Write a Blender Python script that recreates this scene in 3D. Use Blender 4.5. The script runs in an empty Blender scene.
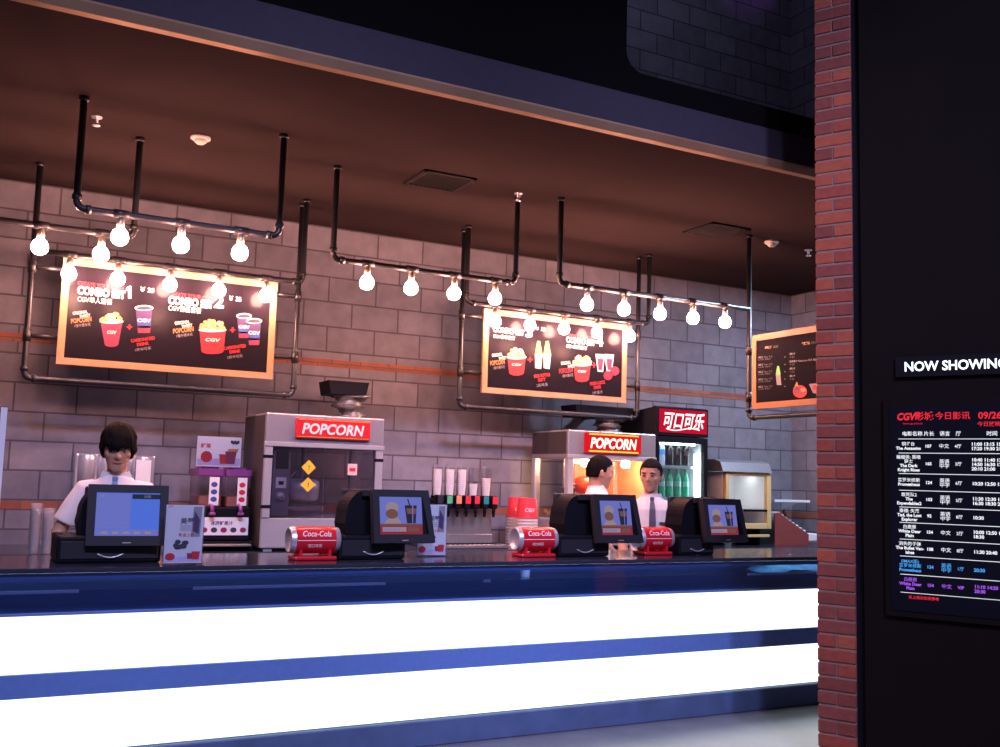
import bpy, bmesh, math, random
from mathutils import Vector, Matrix, Euler, noise
random.seed(7)
SC = bpy.context.scene
COL = SC.collection
PI = math.pi

# ------------------------------------------------------------------ camera
FPX, HC = 1000.0, 1.42
CAM = Vector((0, 0, HC))
def _pc(x, y): return Vector((x - 500, -(y - 373.5), FPX)).normalized()
_v1 = _pc(2390, 533); _p1 = _pc(500, 480)
_Z = _p1.cross(_v1).normalized()
if _Z[1] < 0: _Z = -_Z
_X = _v1; _Y = _Z.cross(_X)
if _Y[2] < 0: _Y = -_Y
R3 = Matrix((_X, _Y, _Z))
RIGHT = Vector((R3[0][0], R3[1][0], R3[2][0])); UP = Vector((R3[0][1], R3[1][1], R3[2][1])); FWD = Vector((R3[0][2], R3[1][2], R3[2][2]))
def ray(x, y): return R3 @ _pc(x, y)
def PY(x, y, Y): r = ray(x, y); return CAM + r * (Y / r[1])
def PX(x, y, X): r = ray(x, y); return CAM + r * (X / r[0])
def PZ(x, y, Z): r = ray(x, y); return CAM + r * ((Z - HC) / r[2])
cam_d = bpy.data.cameras.new('camera'); cam = bpy.data.objects.new('camera', cam_d); COL.objects.link(cam)
cam_d.sensor_width = 36; cam_d.lens = 36.0; cam_d.clip_start = .05
M4 = Matrix((RIGHT, UP, -FWD)).transposed().to_4x4(); M4.translation = CAM
cam.matrix_world = M4
SC.camera = cam
SC.view_settings.view_transform = 'Standard'; SC.view_settings.look = 'None'
SC.view_settings.exposure = 0; SC.view_settings.gamma = 1; SC.view_settings.use_curve_mapping = False
try:
    SC.cycles.use_denoising = True
    SC.cycles.max_bounces = 8; SC.cycles.transparent_max_bounces = 16
    SC.cycles.sample_clamp_indirect = 6
except Exception: pass

# ------------------------------------------------------------------ materials
MATS = {}
def mat(name, col, rough=.5, metal=0, emit=None, es=0, var=.12, scale=30, bump=0, spec=.5, coat=0):
    if name in MATS: return MATS[name]
    m = bpy.data.materials.new(name); m.use_nodes = True; MATS[name] = m
    nt = m.node_tree; b = nt.nodes['Principled BSDF']
    tc = nt.nodes.new('ShaderNodeTexCoord'); nz = nt.nodes.new('ShaderNodeTexNoise')
    nz.inputs['Scale'].default_value = scale; nz.inputs['Detail'].default_value = 4
    nt.links.new(tc.outputs['Object'], nz.inputs['Vector'])
    mx = nt.nodes.new('ShaderNodeMix'); mx.data_type = 'RGBA'
    mx.inputs[6].default_value = [c * (1 - var) for c in col] + [1]
    mx.inputs[7].default_value = [min(1, c * (1 + var)) for c in col] + [1]
    nt.links.new(nz.outputs['Fac'], mx.inputs[0]); nt.links.new(mx.outputs[2], b.inputs['Base Color'])
    b.inputs['Roughness'].default_value = rough; b.inputs['Metallic'].default_value = metal
    b.inputs['Specular IOR Level'].default_value = spec
    if coat: b.inputs['Coat Weight'].default_value = coat
    if emit: b.inputs['Emission Color'].default_value = (*emit, 1); b.inputs['Emission Strength'].default_value = es
    if bump:
        bp = nt.nodes.new('ShaderNodeBump'); bp.inputs['Strength'].default_value = bump; bp.inputs['Distance'].default_value = .01
        nt.links.new(nz.outputs['Fac'], bp.inputs['Height']); nt.links.new(bp.outputs['Normal'], b.inputs['Normal'])
    return m
def glass(name, tint=(1, 1, 1), refl=.06, rough=.02):
    if name in MATS: return MATS[name]
    m = bpy.data.materials.new(name); m.use_nodes = True; MATS[name] = m
    nt = m.node_tree; nt.nodes.clear()
    o = nt.nodes.new('ShaderNodeOutputMaterial'); mx = nt.nodes.new('ShaderNodeMixShader')
    t = nt.nodes.new('ShaderNodeBsdfTransparent'); t.inputs[0].default_value = (*tint, 1)
    g = nt.nodes.new('ShaderNodeBsdfGlossy'); g.inputs['Roughness'].default_value = rough
    lw = nt.nodes.new('ShaderNodeLayerWeight'); lw.inputs['Blend'].default_value = .25
    ma = nt.nodes.new('ShaderNodeMath'); ma.operation = 'MULTIPLY_ADD'; ma.inputs[1].default_value = .6; ma.inputs[2].default_value = refl
    nt.links.new(lw.outputs['Fresnel'], ma.inputs[0]); nt.links.new(ma.outputs[0], mx.inputs[0])
    nt.links.new(t.outputs[0], mx.inputs[1]); nt.links.new(g.outputs[0], mx.inputs[2]); nt.links.new(mx.outputs[0], o.inputs[0])
    return m
def smoked(name, tint, body, amount, rough=.04):
    """tinted glass with some colour of its own in the sheet"""
    m = glass(name, tint, .05, rough); nt = m.node_tree
    mx = [n for n in nt.nodes if n.type == 'MIX_SHADER'][0]; t = [n for n in nt.nodes if n.type == 'BSDF_TRANSPARENT'][0]
    d = nt.nodes.new('ShaderNodeBsdfDiffuse'); d.inputs[0].default_value = (*body, 1)
    m2 = nt.nodes.new('ShaderNodeMixShader'); m2.inputs[0].default_value = amount
    nt.links.new(t.outputs[0], m2.inputs[1]); nt.links.new(d.outputs[0], m2.inputs[2]); nt.links.new(m2.outputs[0], mx.inputs[1])
    return m
def emis(name, col, s):
    if name in MATS: return MATS[name]
    m = bpy.data.materials.new(name); m.use_nodes = True; MATS[name] = m
    nt = m.node_tree; nt.nodes.clear()
    o = nt.nodes.new('ShaderNodeOutputMaterial'); e = nt.nodes.new('ShaderNodeEmission')
    e.inputs[0].default_value = (*col, 1); e.inputs[1].default_value = s
    nt.links.new(e.outputs[0], o.inputs[0]); return m
def brick_mat(name, axes, c1, c2, mortar, bw, bh, ms, off=(0, 0), rough=.85, bumpd=.006, noise_amt=.35, offset=.5, squash=1.0, sqf=2, nscale=9):
    """brick pattern laid over the plane spanned by two object axes"""
    m = bpy.data.materials.new(name); m.use_nodes = True; MATS[name] = m
    nt = m.node_tree; L = nt.links.new; b = nt.nodes['Principled BSDF']
    tc = nt.nodes.new('ShaderNodeTexCoord'); sp = nt.nodes.new('ShaderNodeSeparateXYZ'); cb = nt.nodes.new('ShaderNodeCombineXYZ')
    L(tc.outputs['Object'], sp.inputs[0])
    for i, a in enumerate(axes):
        ad = nt.nodes.new('ShaderNodeMath'); ad.operation = 'ADD'; ad.inputs[1].default_value = off[i]
        L(sp.outputs['XYZ'.index(a)], ad.inputs[0]); L(ad.outputs[0], cb.inputs[i])
    bt = nt.nodes.new('ShaderNodeTexBrick'); L(cb.outputs[0], bt.inputs['Vector'])
    bt.offset = offset; bt.squash = squash; bt.squash_frequency = sqf
    bt.inputs['Color1'].default_value = (*c1, 1); bt.inputs['Color2'].default_value = (*c2, 1); bt.inputs['Mortar'].default_value = (*mortar, 1)
    bt.inputs['Scale'].default_value = 1; bt.inputs['Mortar Size'].default_value = ms; bt.inputs['Mortar Smooth'].default_value = .3
    bt.inputs['Brick Width'].default_value = bw; bt.inputs['Row Height'].default_value = bh; bt.inputs['Bias'].default_value = 0
    nz = nt.nodes.new('ShaderNodeTexNoise'); nz.inputs['Scale'].default_value = nscale; nz.inputs['Detail'].default_value = 8; L(tc.outputs['Object'], nz.inputs['Vector'])
    mr = nt.nodes.new('ShaderNodeMapRange'); mr.inputs[3].default_value = 1 - noise_amt; mr.inputs[4].default_value = 1 + noise_amt; L(nz.outputs['Fac'], mr.inputs[0])
    mm = nt.nodes.new('ShaderNodeMix'); mm.data_type = 'RGBA'; mm.blend_type = 'MULTIPLY'; mm.inputs[0].default_value = 1
    L(bt.outputs['Color'], mm.inputs[6]); L(mr.outputs[0], mm.inputs[7]); L(mm.outputs[2], b.inputs['Base Color'])
    nf = nt.nodes.new('ShaderNodeTexNoise'); nf.inputs['Scale'].default_value = 120; nf.inputs['Detail'].default_value = 3; L(tc.outputs['Object'], nf.inputs['Vector'])
    hm = nt.nodes.new('ShaderNodeMath'); hm.operation = 'MULTIPLY_ADD'; hm.inputs[1].default_value = -1; L(bt.outputs['Fac'], hm.inputs[0])
    h2 = nt.nodes.new('ShaderNodeMath'); h2.operation = 'MULTIPLY'; h2.inputs[1].default_value = .3; L(nf.outputs['Fac'], h2.inputs[0]); L(h2.outputs[0], hm.inputs[2])
    bp = nt.nodes.new('ShaderNodeBump'); bp.inputs['Strength'].default_value = .7; bp.inputs['Distance'].default_value = bumpd
    L(hm.outputs[0], bp.inputs['Height']); L(bp.outputs['Normal'], b.inputs['Normal'])
    b.inputs['Roughness'].default_value = rough; return m

# ------------------------------------------------------------------ mesh builder
class MB:
    def __init__(s): s.v = []; s.f = []; s.mi = []; s.mats = []; s.sm = []; s.cur = 0
    def use(s, m):
        if m not in s.mats: s.mats.append(m)
        s.cur = s.mats.index(m); return s
    def add(s, vs, fs, smooth=False):
        o = len(s.v); s.v += [Vector(v) for v in vs]
        for f in fs: s.f.append([o + i for i in f]); s.mi.append(s.cur); s.sm.append(smooth)
        return s
    def bm(s, b, M=None, smooth=False):
        b.verts.index_update(); vs = [(M @ v.co) if M else v.co.copy() for v in b.verts]
        s.add(vs, [[v.index for v in f.verts] for f in b.faces], smooth); b.free(); return s
    def box(s, lo, hi, bevel=0, seg=2, rot=None, piv=None):
        b = bmesh.new(); bmesh.ops.create_cube(b, size=1)
        lo = Vector(lo); hi = Vector(hi); c = (lo + hi) / 2; d = hi - lo
        for v in b.verts: v.co = Vector((v.co.x * d.x, v.co.y * d.y, v.co.z * d.z))
        if bevel: bmesh.ops.bevel(b, geom=b.edges[:], offset=min(bevel, min(abs(x) for x in d) * .45), segments=seg, affect='EDGES', profile=.5)
        M = Matrix.Translation(c)
        if rot is not None:
            p = Vector(piv) if piv is not None else c
            M = Matrix.Translation(p) @ rot.to_4x4() @ Matrix.Translation(c - p)
        return s.bm(b, M, False)
    def quad(s, a, b, c, d): return s.add([a, b, c, d], [(0, 1, 2, 3)])
    def loft(s, rings, cap=True, smooth=True):
        n = len(rings[0]); vs = [p for r in rings for p in r]; fs = []
        for i in range(len(rings) - 1):
            for j in range(n):
                k = (j + 1) % n; fs.append((i * n + j, i * n + k, (i + 1) * n + k, (i + 1) * n + j))
        if cap: fs.append(tuple(range(n))[::-1]); fs.append(tuple((len(rings) - 1) * n + j for j in range(n)))
        return s.add(vs, fs, smooth)
    def tube(s, pts, r, seg=12, cap=True):
        pts = [Vector(p) for p in pts]; rs = r if isinstance(r, (list, tuple)) else [r] * len(pts)
        rings = []; prev = None
        for i, p in enumerate(pts):
            if i == 0: t = pts[1] - p
            elif i == len(pts) - 1: t = p - pts[i - 1]
            else: t = (pts[i + 1] - p).normalized() + (p - pts[i - 1]).normalized()
            t.normalize()
            if prev is None:
                a = Vector((0, 0, 1)) if abs(t.z) < .9 else Vector((1, 0, 0)); x = t.cross(a).normalized()
            else: x = (prev - t * prev.dot(t)).normalized()
            prev = x; y = t.cross(x)
            rings.append([p + (x * math.cos(2 * PI * j / seg) + y * math.sin(2 * PI * j / seg)) * rs[i] for j in range(seg)])
        return s.loft(rings, cap)
    def lathe(s, prof, M=None, seg=20, cap=True):
        M = M or Matrix.Identity(4)
        return s.loft([[M @ Vector((r * math.cos(2 * PI * j / seg), r * math.sin(2 * PI * j / seg), z)) for j in range(seg)] for r, z in prof], cap)
    def sphere(s, c, r, M=None, sub=2):
        b = bmesh.new(); bmesh.ops.create_icosphere(b, subdivisions=sub, radius=1)
        r = Vector(r) if hasattr(r, '__len__') else Vector((r, r, r)); c = Vector(c)
        for v in b.verts:
            p = Vector((v.co.x * r.x, v.co.y * r.y, v.co.z * r.z))
            v.co = (M @ p if M else p) + c
        return s.bm(b, None, True)
    def prism(s, poly, to3, t0, t1):
        """poly: 2-D outline; to3(u, v, t) -> point"""
        n = len(poly); vs = [to3(u, v, t0) for u, v in poly] + [to3(u, v, t1) for u, v in poly]
        fs = [tuple(range(n))[::-1], tuple(range(n, 2 * n))] + [(j, (j + 1) % n, n + (j + 1) % n, n + j) for j in range(n)]
        return s.add(vs, fs)
    def poly(s, pts): return s.add(pts, [tuple(range(len(pts)))])
    def text(s, txt, size, to3, align='LEFT', bold=0, shear=0, sx=1.0):
        """to3(u, v) -> point; the lettering lies in the u, v plane"""
        cu = bpy.data.curves.new('t', 'FONT'); cu.body = txt; cu.size = size; cu.align_x = align; cu.shear = shear; cu.offset = bold; cu.resolution_u = 3
        ob = bpy.data.objects.new('t', cu); COL.objects.link(ob)
        dg = bpy.context.evaluated_depsgraph_get(); ev = ob.evaluated_get(dg); me = bpy.data.meshes.new_from_object(ev)
        vs = [to3(v.co.x * sx, v.co.y) for v in me.vertices]; fs = [tuple(p.vertices) for p in me.polygons]
        s.add(vs, fs); bpy.data.meshes.remove(me); bpy.data.objects.remove(ob); bpy.data.curves.remove(cu); return s
    def mesh(s, name):
        me = bpy.data.meshes.new(name); me.from_pydata([tuple(v) for v in s.v], [], s.f)
        for m in s.mats: me.materials.append(m)
        for p, i, q in zip(me.polygons, s.mi, s.sm): p.material_index = i; p.use_smooth = q
        me.update(); return me
    def build(s, name, parent=None, loc=None, fix=True):
        me = s.mesh(name)
        if fix:
            b = bmesh.new(); b.from_mesh(me); bmesh.ops.recalc_face_normals(b, faces=b.faces[:]); b.to_mesh(me); b.free()
        o = bpy.data.objects.new(name, me); COL.objects.link(o)
        if parent: o.parent = parent
        if loc is not None: o.location = loc
        return o
    def remeshed(s, name, parent, voxel=.007, smooth=3, m=None, post=None):
        me = s.mesh(name + '_tmp'); o = bpy.data.objects.new('tmp', me); COL.objects.link(o)
        r = o.modifiers.new('r', 'REMESH'); r.mode = 'VOXEL'; r.voxel_size = voxel; r.use_smooth_shade = True
        k = o.modifiers.new('k', 'SMOOTH'); k.factor = .5; k.iterations = smooth
        dg = bpy.context.evaluated_depsgraph_get(); me2 = bpy.data.meshes.new_from_object(o.evaluated_get(dg))
        bpy.data.objects.remove(o); bpy.data.meshes.remove(me)
        me2.name = name; me2.materials.clear(); me2.materials.append(m or s.mats[0])
        for p in me2.polygons: p.use_smooth = True; p.material_index = 0
        o = bpy.data.objects.new(name, me2); COL.objects.link(o); o.parent = parent; return o

def thing(name, label, cat, loc=(0, 0, 0), rz=0, group=None):
    o = bpy.data.objects.new(name, None); COL.objects.link(o); o.empty_display_size = .1
    o.location = loc; o.rotation_euler = (0, 0, rz); return tag(o, label, cat, group)
def tag(o, label, cat, group=None):
    o['label'] = label; o['category'] = cat
    if group: o['group'] = group
    return o
def struct(o, label=None, cat=None):
    o['kind'] = 'structure'
    if label: o['label'] = label; o['category'] = cat
    return o
def dup(root, loc, rz=None, label=None):
    r = root.copy(); COL.objects.link(r); r.location = loc
    if rz is not None: r.rotation_euler = (0, 0, rz)
    if label: r['label'] = label
    for ch in list(root.children):
        c = ch.copy(); COL.objects.link(c); c.parent = r
        for g in list(ch.children):
            d = g.copy(); COL.objects.link(d); d.parent = c
    return r
def arc(c, r, a0, a1, n, rx=1.0): return [(c[0] + r * rx * math.cos(a0 + (a1 - a0) * i / n), c[1] + r * math.sin(a0 + (a1 - a0) * i / n)) for i in range(n + 1)]
def ell(cx, cy, rx, ry, n=24): return [(cx + rx * math.cos(2 * PI * i / n), cy + ry * math.sin(2 * PI * i / n)) for i in range(n)]
def rrect(x0, y0, x1, y1, r, n=4):
    return arc((x1 - r, y1 - r), r, 0, PI / 2, n) + arc((x0 + r, y1 - r), r, PI / 2, PI, n) + arc((x0 + r, y0 + r), r, PI, 1.5 * PI, n) + arc((x1 - r, y0 + r), r, 1.5 * PI, 2 * PI, n)

# palette
BLACKM = mat('black_pipe_paint', (.018, .018, .024), .38, .3)
STEEL = mat('brushed_steel', (.52, .52, .58), .34, .55, var=.08, scale=60)
DSTEEL = mat('dull_steel', (.26, .26, .29), .4, .6)
BLACK = mat('black_plastic', (.006, .006, .010), .55, spec=.08)
DARKP = mat('charcoal_plastic', (.016, .016, .024), .45, spec=.3)
WHITEP = mat('white_plastic', (.75, .75, .78), .45, var=.03)
REDP = mat('red_lacquer', (.55, .012, .025), .25, var=.05)
WOODF = mat('pale_wood', (.38, .225, .115), .55, var=.2, scale=18)
GLASS = glass('clear_glass')
CLEAR = glass('clear_acrylic', (.93, .95, .98), .1)
PAPER = mat('printed_paper', (.72, .7, .76), .6, var=.02)
INKW = mat('white_ink', (.66, .66, .68), .6, var=.02)
INKR = mat('red_ink', (.46, .012, .025), .6, var=.03)
INKO = mat('orange_ink', (.5, .2, .07), .6, var=.03)
INKP = mat('purple_ink', (.06, .025, .12), .6, var=.05)
INKB = mat('blue_ink', (.03, .06, .26), .6, var=.05)
INKK = mat('dark_ink', (.03, .03, .06), .6, var=.03)
INKG = mat('grey_ink', (.24, .23, .27), .6, var=.03)
INKM = mat('magenta_ink', (.20, .016, .065), .6, var=.03)
CREAM = mat('popcorn_cream', (.6, .48, .27), .8, var=.15, scale=80)
CREAM2 = mat('popcorn_toast', (.48, .27, .11), .8, var=.2, scale=80)
GRN = mat('green_ink', (.12, .4, .1), .6, var=.05)
# ------------------------------------------------------------------ the room
YB, ZC, YE, YF, ZT = 7.6, 3.40, 4.555, 5.03, .965
XR = 7.42
BLOCK = brick_mat('grey_concrete_block', 'XZ', (.134, .130, .168), (.190, .184, .232), (.070, .064, .082), .40, .2, .007, (.13, .005), noise_amt=.35)
BLOCKS = brick_mat('grey_concrete_block_side', 'YZ', (.134, .130, .168), (.190, .184, .232), (.070, .064, .082), .40, .2, .007, (.0, .005), noise_amt=.35)
STRIPE = brick_mat('red_brick_course', 'XZ', (.23, .07, .045), (.30, .1, .06), (.13, .09, .085), .24, .3, .006, (0, .1), noise_amt=.3)
STRIPES = brick_mat('red_brick_course_side', 'YZ', (.23, .07, .045), (.30, .1, .06), (.13, .09, .085), .24, .3, .006, (0, .1), noise_amt=.3)
struct(MB().use(BLOCK).box((-3.5, YB, 0), (XR + .2, YB + .2, 7.0)).build('wall_back'))
struct(MB().use(BLOCKS).box((XR, 4.2, 0), (XR + .2, YB, 7.0)).build('wall_right'))
for k, z in enumerate((2.275, 1.13)):
    struct(MB().use(STRIPE).box((-3.5, YB - .006, z), (XR, YB + .02, z + .058)).build('trim_%d' % (k + 1)))
    struct(MB().use(STRIPES).box((XR - .006, 4.2, z), (XR + .02, YB, z + .058)).build('trim_%d' % (k + 3)))
FLOORM = mat('polished_stone_floor', (.16, .16, .19), .25, var=.25, scale=3)
struct(MB().use(FLOORM).box((-5, -3.5, -.1), (9, YB + .2, 0)).build('floor'))
CEILM = mat('dark_painted_plaster', (.029, .020, .021), .95, spec=0, var=.1, scale=4)
struct(MB().use(CEILM).box((-3.5, YE, ZC), (XR, YB, ZC + .06)).build('ceiling'))
struct(MB().use(mat('black_painted_plaster', (.004, .0035, .004), .9, spec=0)).box((-5, 4.45, 7.0), (XR + .2, YB + .2, 7.1)).build('ceiling_upper'))
# bulkhead: bronze nosing, navy fascia, black wall over it with a rounded opening
NOSE = mat('bronze_nosing', (.42, .26, .16), .38, .6, var=.25, scale=3)
NAVY = mat('navy_fascia_paint', (.030, .026, .040), .8, spec=.05)
mb = MB().use(NOSE); mb.prism([(YE, ZC - .004), (YE + .03, ZC - .012), (YE + .03, ZC + .05), (YE - .012, ZC + .05), (YE - .022, ZC + .035)], lambda u, v, t: Vector((t, u, v)), -3.5, XR); struct(mb.build('trim_5'))
struct(MB().use(NAVY).box((-3.5, YE - .005, ZC + .05), (XR, YE + .06, ZC + .24)).build('wall_fascia'))
mb = MB().use(mat('black_painted_plaster', (.004, .0035, .004), .9, spec=0))
X0, Z0, ZTOP = 3.19, 3.785, 7.0
to = lambda u, v, t: Vector((u, t, v))
mb.prism([(-3.5, ZC + .24), (X0 + .12, ZC + .24), (X0 + .12, Z0)] + arc((X0 + .12, Z0 + .12), .12, -PI / 2, -PI, 6) + [(X0, ZTOP), (-3.5, ZTOP)], to, YE + .01, YE + .07)
mb.prism([(X0 + .12, ZC + .24), (XR, ZC + .24), (XR, Z0), (X0 + .12, Z0)], to, YE + .01, YE + .07)
struct(mb.build('wall_upper'))
# brick pier and the black wall that turns toward the viewer
away = ray(-950, 430); away.z = 0; away.normalize(); U = -away
dl = ray(817, 480); dl = CAM + dl * (5.4 / dl.dot(FWD)); P0 = Vector((dl.x, dl.y, 0))
NW = Vector((U.y, -U.x, 0))
if NW.dot(CAM - P0) < 0: NW = -NW
WA = math.atan2(U.y, U.x)
PIER = brick_mat('red_pier_brick', 'XZ', (.27, .062, .04), (.36, .095, .055), (.14, .10, .09), .215, .0735, .0055, (.0, .03), noise_amt=.3, bumpd=.012, offset=.5, nscale=14)
pier = bpy.data.objects.new('pillar_base', None)
# built course by course in its own frame so that the courses stand proud of the joints
mb = MB(); rnd = random.Random(3)
BR = [mat('pier_brick_%s' % n, c, .85, var=.3, scale=25, bump=.5) for n, c in (('red', (.215, .040, .026)), ('dark', (.145, .030, .024)), ('orange', (.265, .058, .032)), ('plum', (.165, .036, .031)))]
MORT = mat('grey_mortar', (.17, .13, .12), .9, bump=.4, scale=60)
WPI, DPI, CH = .196, .196, .0735
mb.use(MORT).box((.004, .004, 0), (WPI - .002, DPI, 7.0))
k = 0; z = .0
while z < 7.0:
    if k % 2: cuts = [(0, WPI)]
    else: cuts = [(0, WPI / 2 - .004), (WPI / 2 + .004, WPI)]
    for a, b in cuts:
        d = rnd.uniform(-.002, .002); mb.use(rnd.choice(BR)).box((a - .002, -.002 + d, z + .005), (b, DPI + .002, z + CH - .005), .004, 1)
    z += CH; k += 1
o = mb.build('pillar', loc=P0); o.rotation_euler.z = WA
# local +Y of the pier must point away from the viewer
struct(o, 'narrow red brick pillar in front of the counter end', 'pillar')
bpy.data.objects.remove(pier)
def WL(u, z, d=0):   # point on the turned wall: u along it from the pier edge, d out toward the room
    return P0 + U * u + NW * d + Vector((0, 0, z))
BWALL = mat('matt_black_wall_panel', (.006, .0045, .005), .7, var=.15, scale=6, spec=.05)
mb = MB().use(BWALL)
mb.prism([(.245, 0), (2.6, 0), (2.6, 5.0), (.245, 5.0)], lambda u, v, t: WL(u, v, t), -.12, .01); struct(mb.build('wall_screen'))
mb = MB().use(BLACK); mb.prism([(WPI + .001, 0), (.245, 0), (.245, 5.0), (WPI + .001, 5.0)], lambda u, v, t: WL(u, v, t), -.12, -.02); struct(mb.build('trim_6'))
# cinema listing screen and the lit NOW SHOWING sign
def W3(d): return lambda u, v: WL(u, v, d)
sg = thing('lit_sign', 'black box sign reading NOW SHOWING in glowing white letters', 'sign', WL(.42, 2.0, .01))
off = sg.location.copy()
def loc_build(mb, name, parent):
    for v in mb.v: v -= parent.location
    return mb.build(name, parent)
mb = MB().use(BLACK); mb.prism([(.42, 2.008), (1.0, 2.008), (1.0, 2.112), (.42, 2.112)], lambda u, v, t: WL(u, v, t), .011, .03); loc_build(mb, 'sign_box', sg)
mb = MB().use(emis('sign_letter_glow', (.85, .93, 1), 2.2)); mb.text('NOW SHOWING', .068, lambda u, v: WL(.462 + u, 2.037 + v, .0315), bold=.0014, sx=.92); loc_build(mb, 'lettering', sg)
scn = thing('listing_screen', 'portrait wall screen listing films and show times under the NOW SHOWING sign', 'screen', WL(.37, .82, .01))
mb = MB().use(BWALL)
mb.prism([(.355, .79), (1.02, .79), (1.02, 1.9), (.355, 1.9)], lambda u, v, t: WL(u, v, t), .0105, .03); loc_build(mb, 'bezel', scn)
mb = MB().use(mat('screen_black_glass', (.003, .003, .007), .12, emit=(.05, .07, .2), es=.012, var=.02)); mb.prism([(.385, .82), (.99, .82), (.99, 1.86), (.385, 1.86)], lambda u, v, t: WL(u, v, t), .0305, .034); loc_build(mb, 'display', scn)
mb = MB(); SW = emis('screen_white', (.9, .92, 1), 1.1); SR = emis('screen_red', (1, .03, .06), .95); SB = emis('screen_cyan', (.08, .4, 1), 1.0); SP = emis('screen_violet', (.45, .12, 1), .9)
W = lambda u0, v0, d=.0355: (lambda u, v: WL(u0 + u + .018, v0 + v, d))
mb.use(SR).text('CGV', .05, W(.405, 1.785), bold=.002, shear=.2, sx=.85); mb.text('影城', .046, W(.492, 1.787), bold=.0007); mb.text('今日影讯', .041, W(.59, 1.789), bold=.0004)
mb.text('09/26', .046, W(.79, 1.788), bold=.001); mb.text('www.cgv.com.cn', .014, W(.435, 1.762)); mb.text('今日放映场次', .026, W(.785, 1.752), bold=.0003)
mb.use(SW)
for tx, u in (('电影名称', .43), ('片长', .535), ('语言', .61), ('厅', .685), ('时间', .825)): mb.text(tx, .025, W(u, 1.705), bold=.0003)
rows = [(1.687, 1.615, ['铜雀台', 'The Assassins'], '107', ['中文'], '4厅', ['11:00 13:15 15:30', '17:20 19:30 21:40'], SW),
 (1.615, 1.51, ['蝙蝠侠: 黑暗', '骑士', 'The Dark', 'Knight Rises'], '165', ['英语', '中字'], '3厅', ['10:40 11:40 13:50', '14:50 16:30 17:40', '20:10 21:00'], SW),
 (1.51, 1.425, ['普罗米修斯', 'Prometheus'], '124', ['英语', '中字'], '6厅', ['10:20 12:50 15:20 20:00'], SW),
 (1.425, 1.34, ['敢死队2', 'The', 'Expendables2'], '103', ['英语', '中字'], '5厅', ['11:30 12:30 14:20', '16:30 18:30 20:30'], SW),
 (1.34, 1.262, ['泰德: 失落', 'Tad, the Lost', 'Explorer'], '92', ['英语', '中字'], '8厅', ['10:30'], SW),
 (1.262, 1.178, ['白鹿原', 'White Deer', 'Plain'], '154', ['中文'], '2厅', ['10:00 12:50 15:40', '18:30'], SW),
 (1.178, 1.093, ['消失的子弹', 'The Bullet Van-', 'ishes'], '108', ['中文'], '8厅', ['11:30 20:40'], SW),
 (1.093, 1.002, ['(IMAX版)', '普罗米修斯', 'Prometheus'], '124', ['英语', '中字'], '1厅', ['20:30'], SB),
 (1.002, .912, ['白鹿原', 'White Deer', 'Plain'], '154', ['中文'], 'VIP', ['11:10 14:20 17:20', '20:30'], SP)]
for zt, zb, names, ln, lang, hall, tm, cm in rows:
    mb.use(SW).poly([WL(.43, zt - .001, .0355), WL(.985, zt - .001, .0355), WL(.985, zt + .0018, .0355), WL(.43, zt + .0018, .0355)])
    mb.use(cm)
    def col(lines, u, sz, pitch, align='CENTER'):
        t = (zt + zb) / 2 + (len(lines) - 1) * pitch / 2 - sz * .35
        for i, l in enumerate(lines): mb.text(l, sz, W(u, t - i * pitch), align, bold=.0007 if l.isascii() else .0002)
    col(names, .46, .0215, .0215); col([ln], .555, .021, .02); col(lang, .63, .024, .022); col([hall], .695, .021, .02); col(tm, .755, .0225, .022, 'LEFT')
mb.use(SW).poly([WL(.43, .911, .0355), WL(.985, .911, .0355), WL(.985, .9135, .0355), WL(.43, .9135, .0355)])
mb.use(SR).text('以上场次仅供参考', .018, W(.45, .885), bold=.0003)
loc_build(mb, 'listing_text', scn)

# ------------------------------------------------------------------ ceiling fittings
VM = mat('dark_vent_paint', (.012, .010, .011), .8, spec=.1); VB = mat('vent_shadow_box', (.01, .01, .012), .9)
def vent(cx, cy, label, sx=.19, sy=.18):
    t = thing('ceiling_vent', label, 'vent', (cx, cy, ZC), 0, 'square ceiling vents')
    mb = MB().use(VM)
    for x0, y0, x1, y1 in ((-sx, -sy, sx, -sy + .03), (-sx, sy - .03, sx, sy), (-sx, -sy, -sx + .03, sy), (sx - .03, -sy, sx, sy)): mb.box((x0, y0, -.012), (x1, y1, -.0005), .003, 1)
    mb.build('vent_frame', t)
    mb = MB().use(VM)
    for i in range(9):
        x = -sx + .055 + i * (2 * sx - .11) / 8
        mb.box((x - .012, -sy + .028, -.0085), (x + .012, sy - .028, -.0065), rot=Matrix.Rotation(.6, 3, 'Y'))
    mb.build('slat', t)
    MB().use(VB).box((-sx + .03, -sy + .03, -.003), (sx - .03, sy - .03, -.0006)).build('backing', t)
vent(2.67, 5.96, 'dark square slatted vent in ceiling between first and second combo boards')
vent(5.03, 5.95, 'dark square slatted ceiling vent near the pipe of the side wall menu board')
SMK = mat('off_white_detector', (.62, .54, .48), .5)
def smoke(x, y, label):
    t = thing('smoke_detector', label, 'smoke detector', (x, y, ZC), 0, 'smoke detectors on the soffit')
    MB().use(SMK).lathe([(.058, 0), (.058, -.014), (.05, -.02)], seg=24).build('base', t)
    MB().use(SMK).lathe([(.036, -.02), (.036, -.033), (.02, -.045), (.0, -.046)], seg=20, cap=False).build('sensor_head', t)
smoke(1.1, 5.95, 'round white smoke detector on ceiling above COMBO SET 2')
smoke(5.63, 5.98, 'round white smoke detector on ceiling close to brick pillar')
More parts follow.
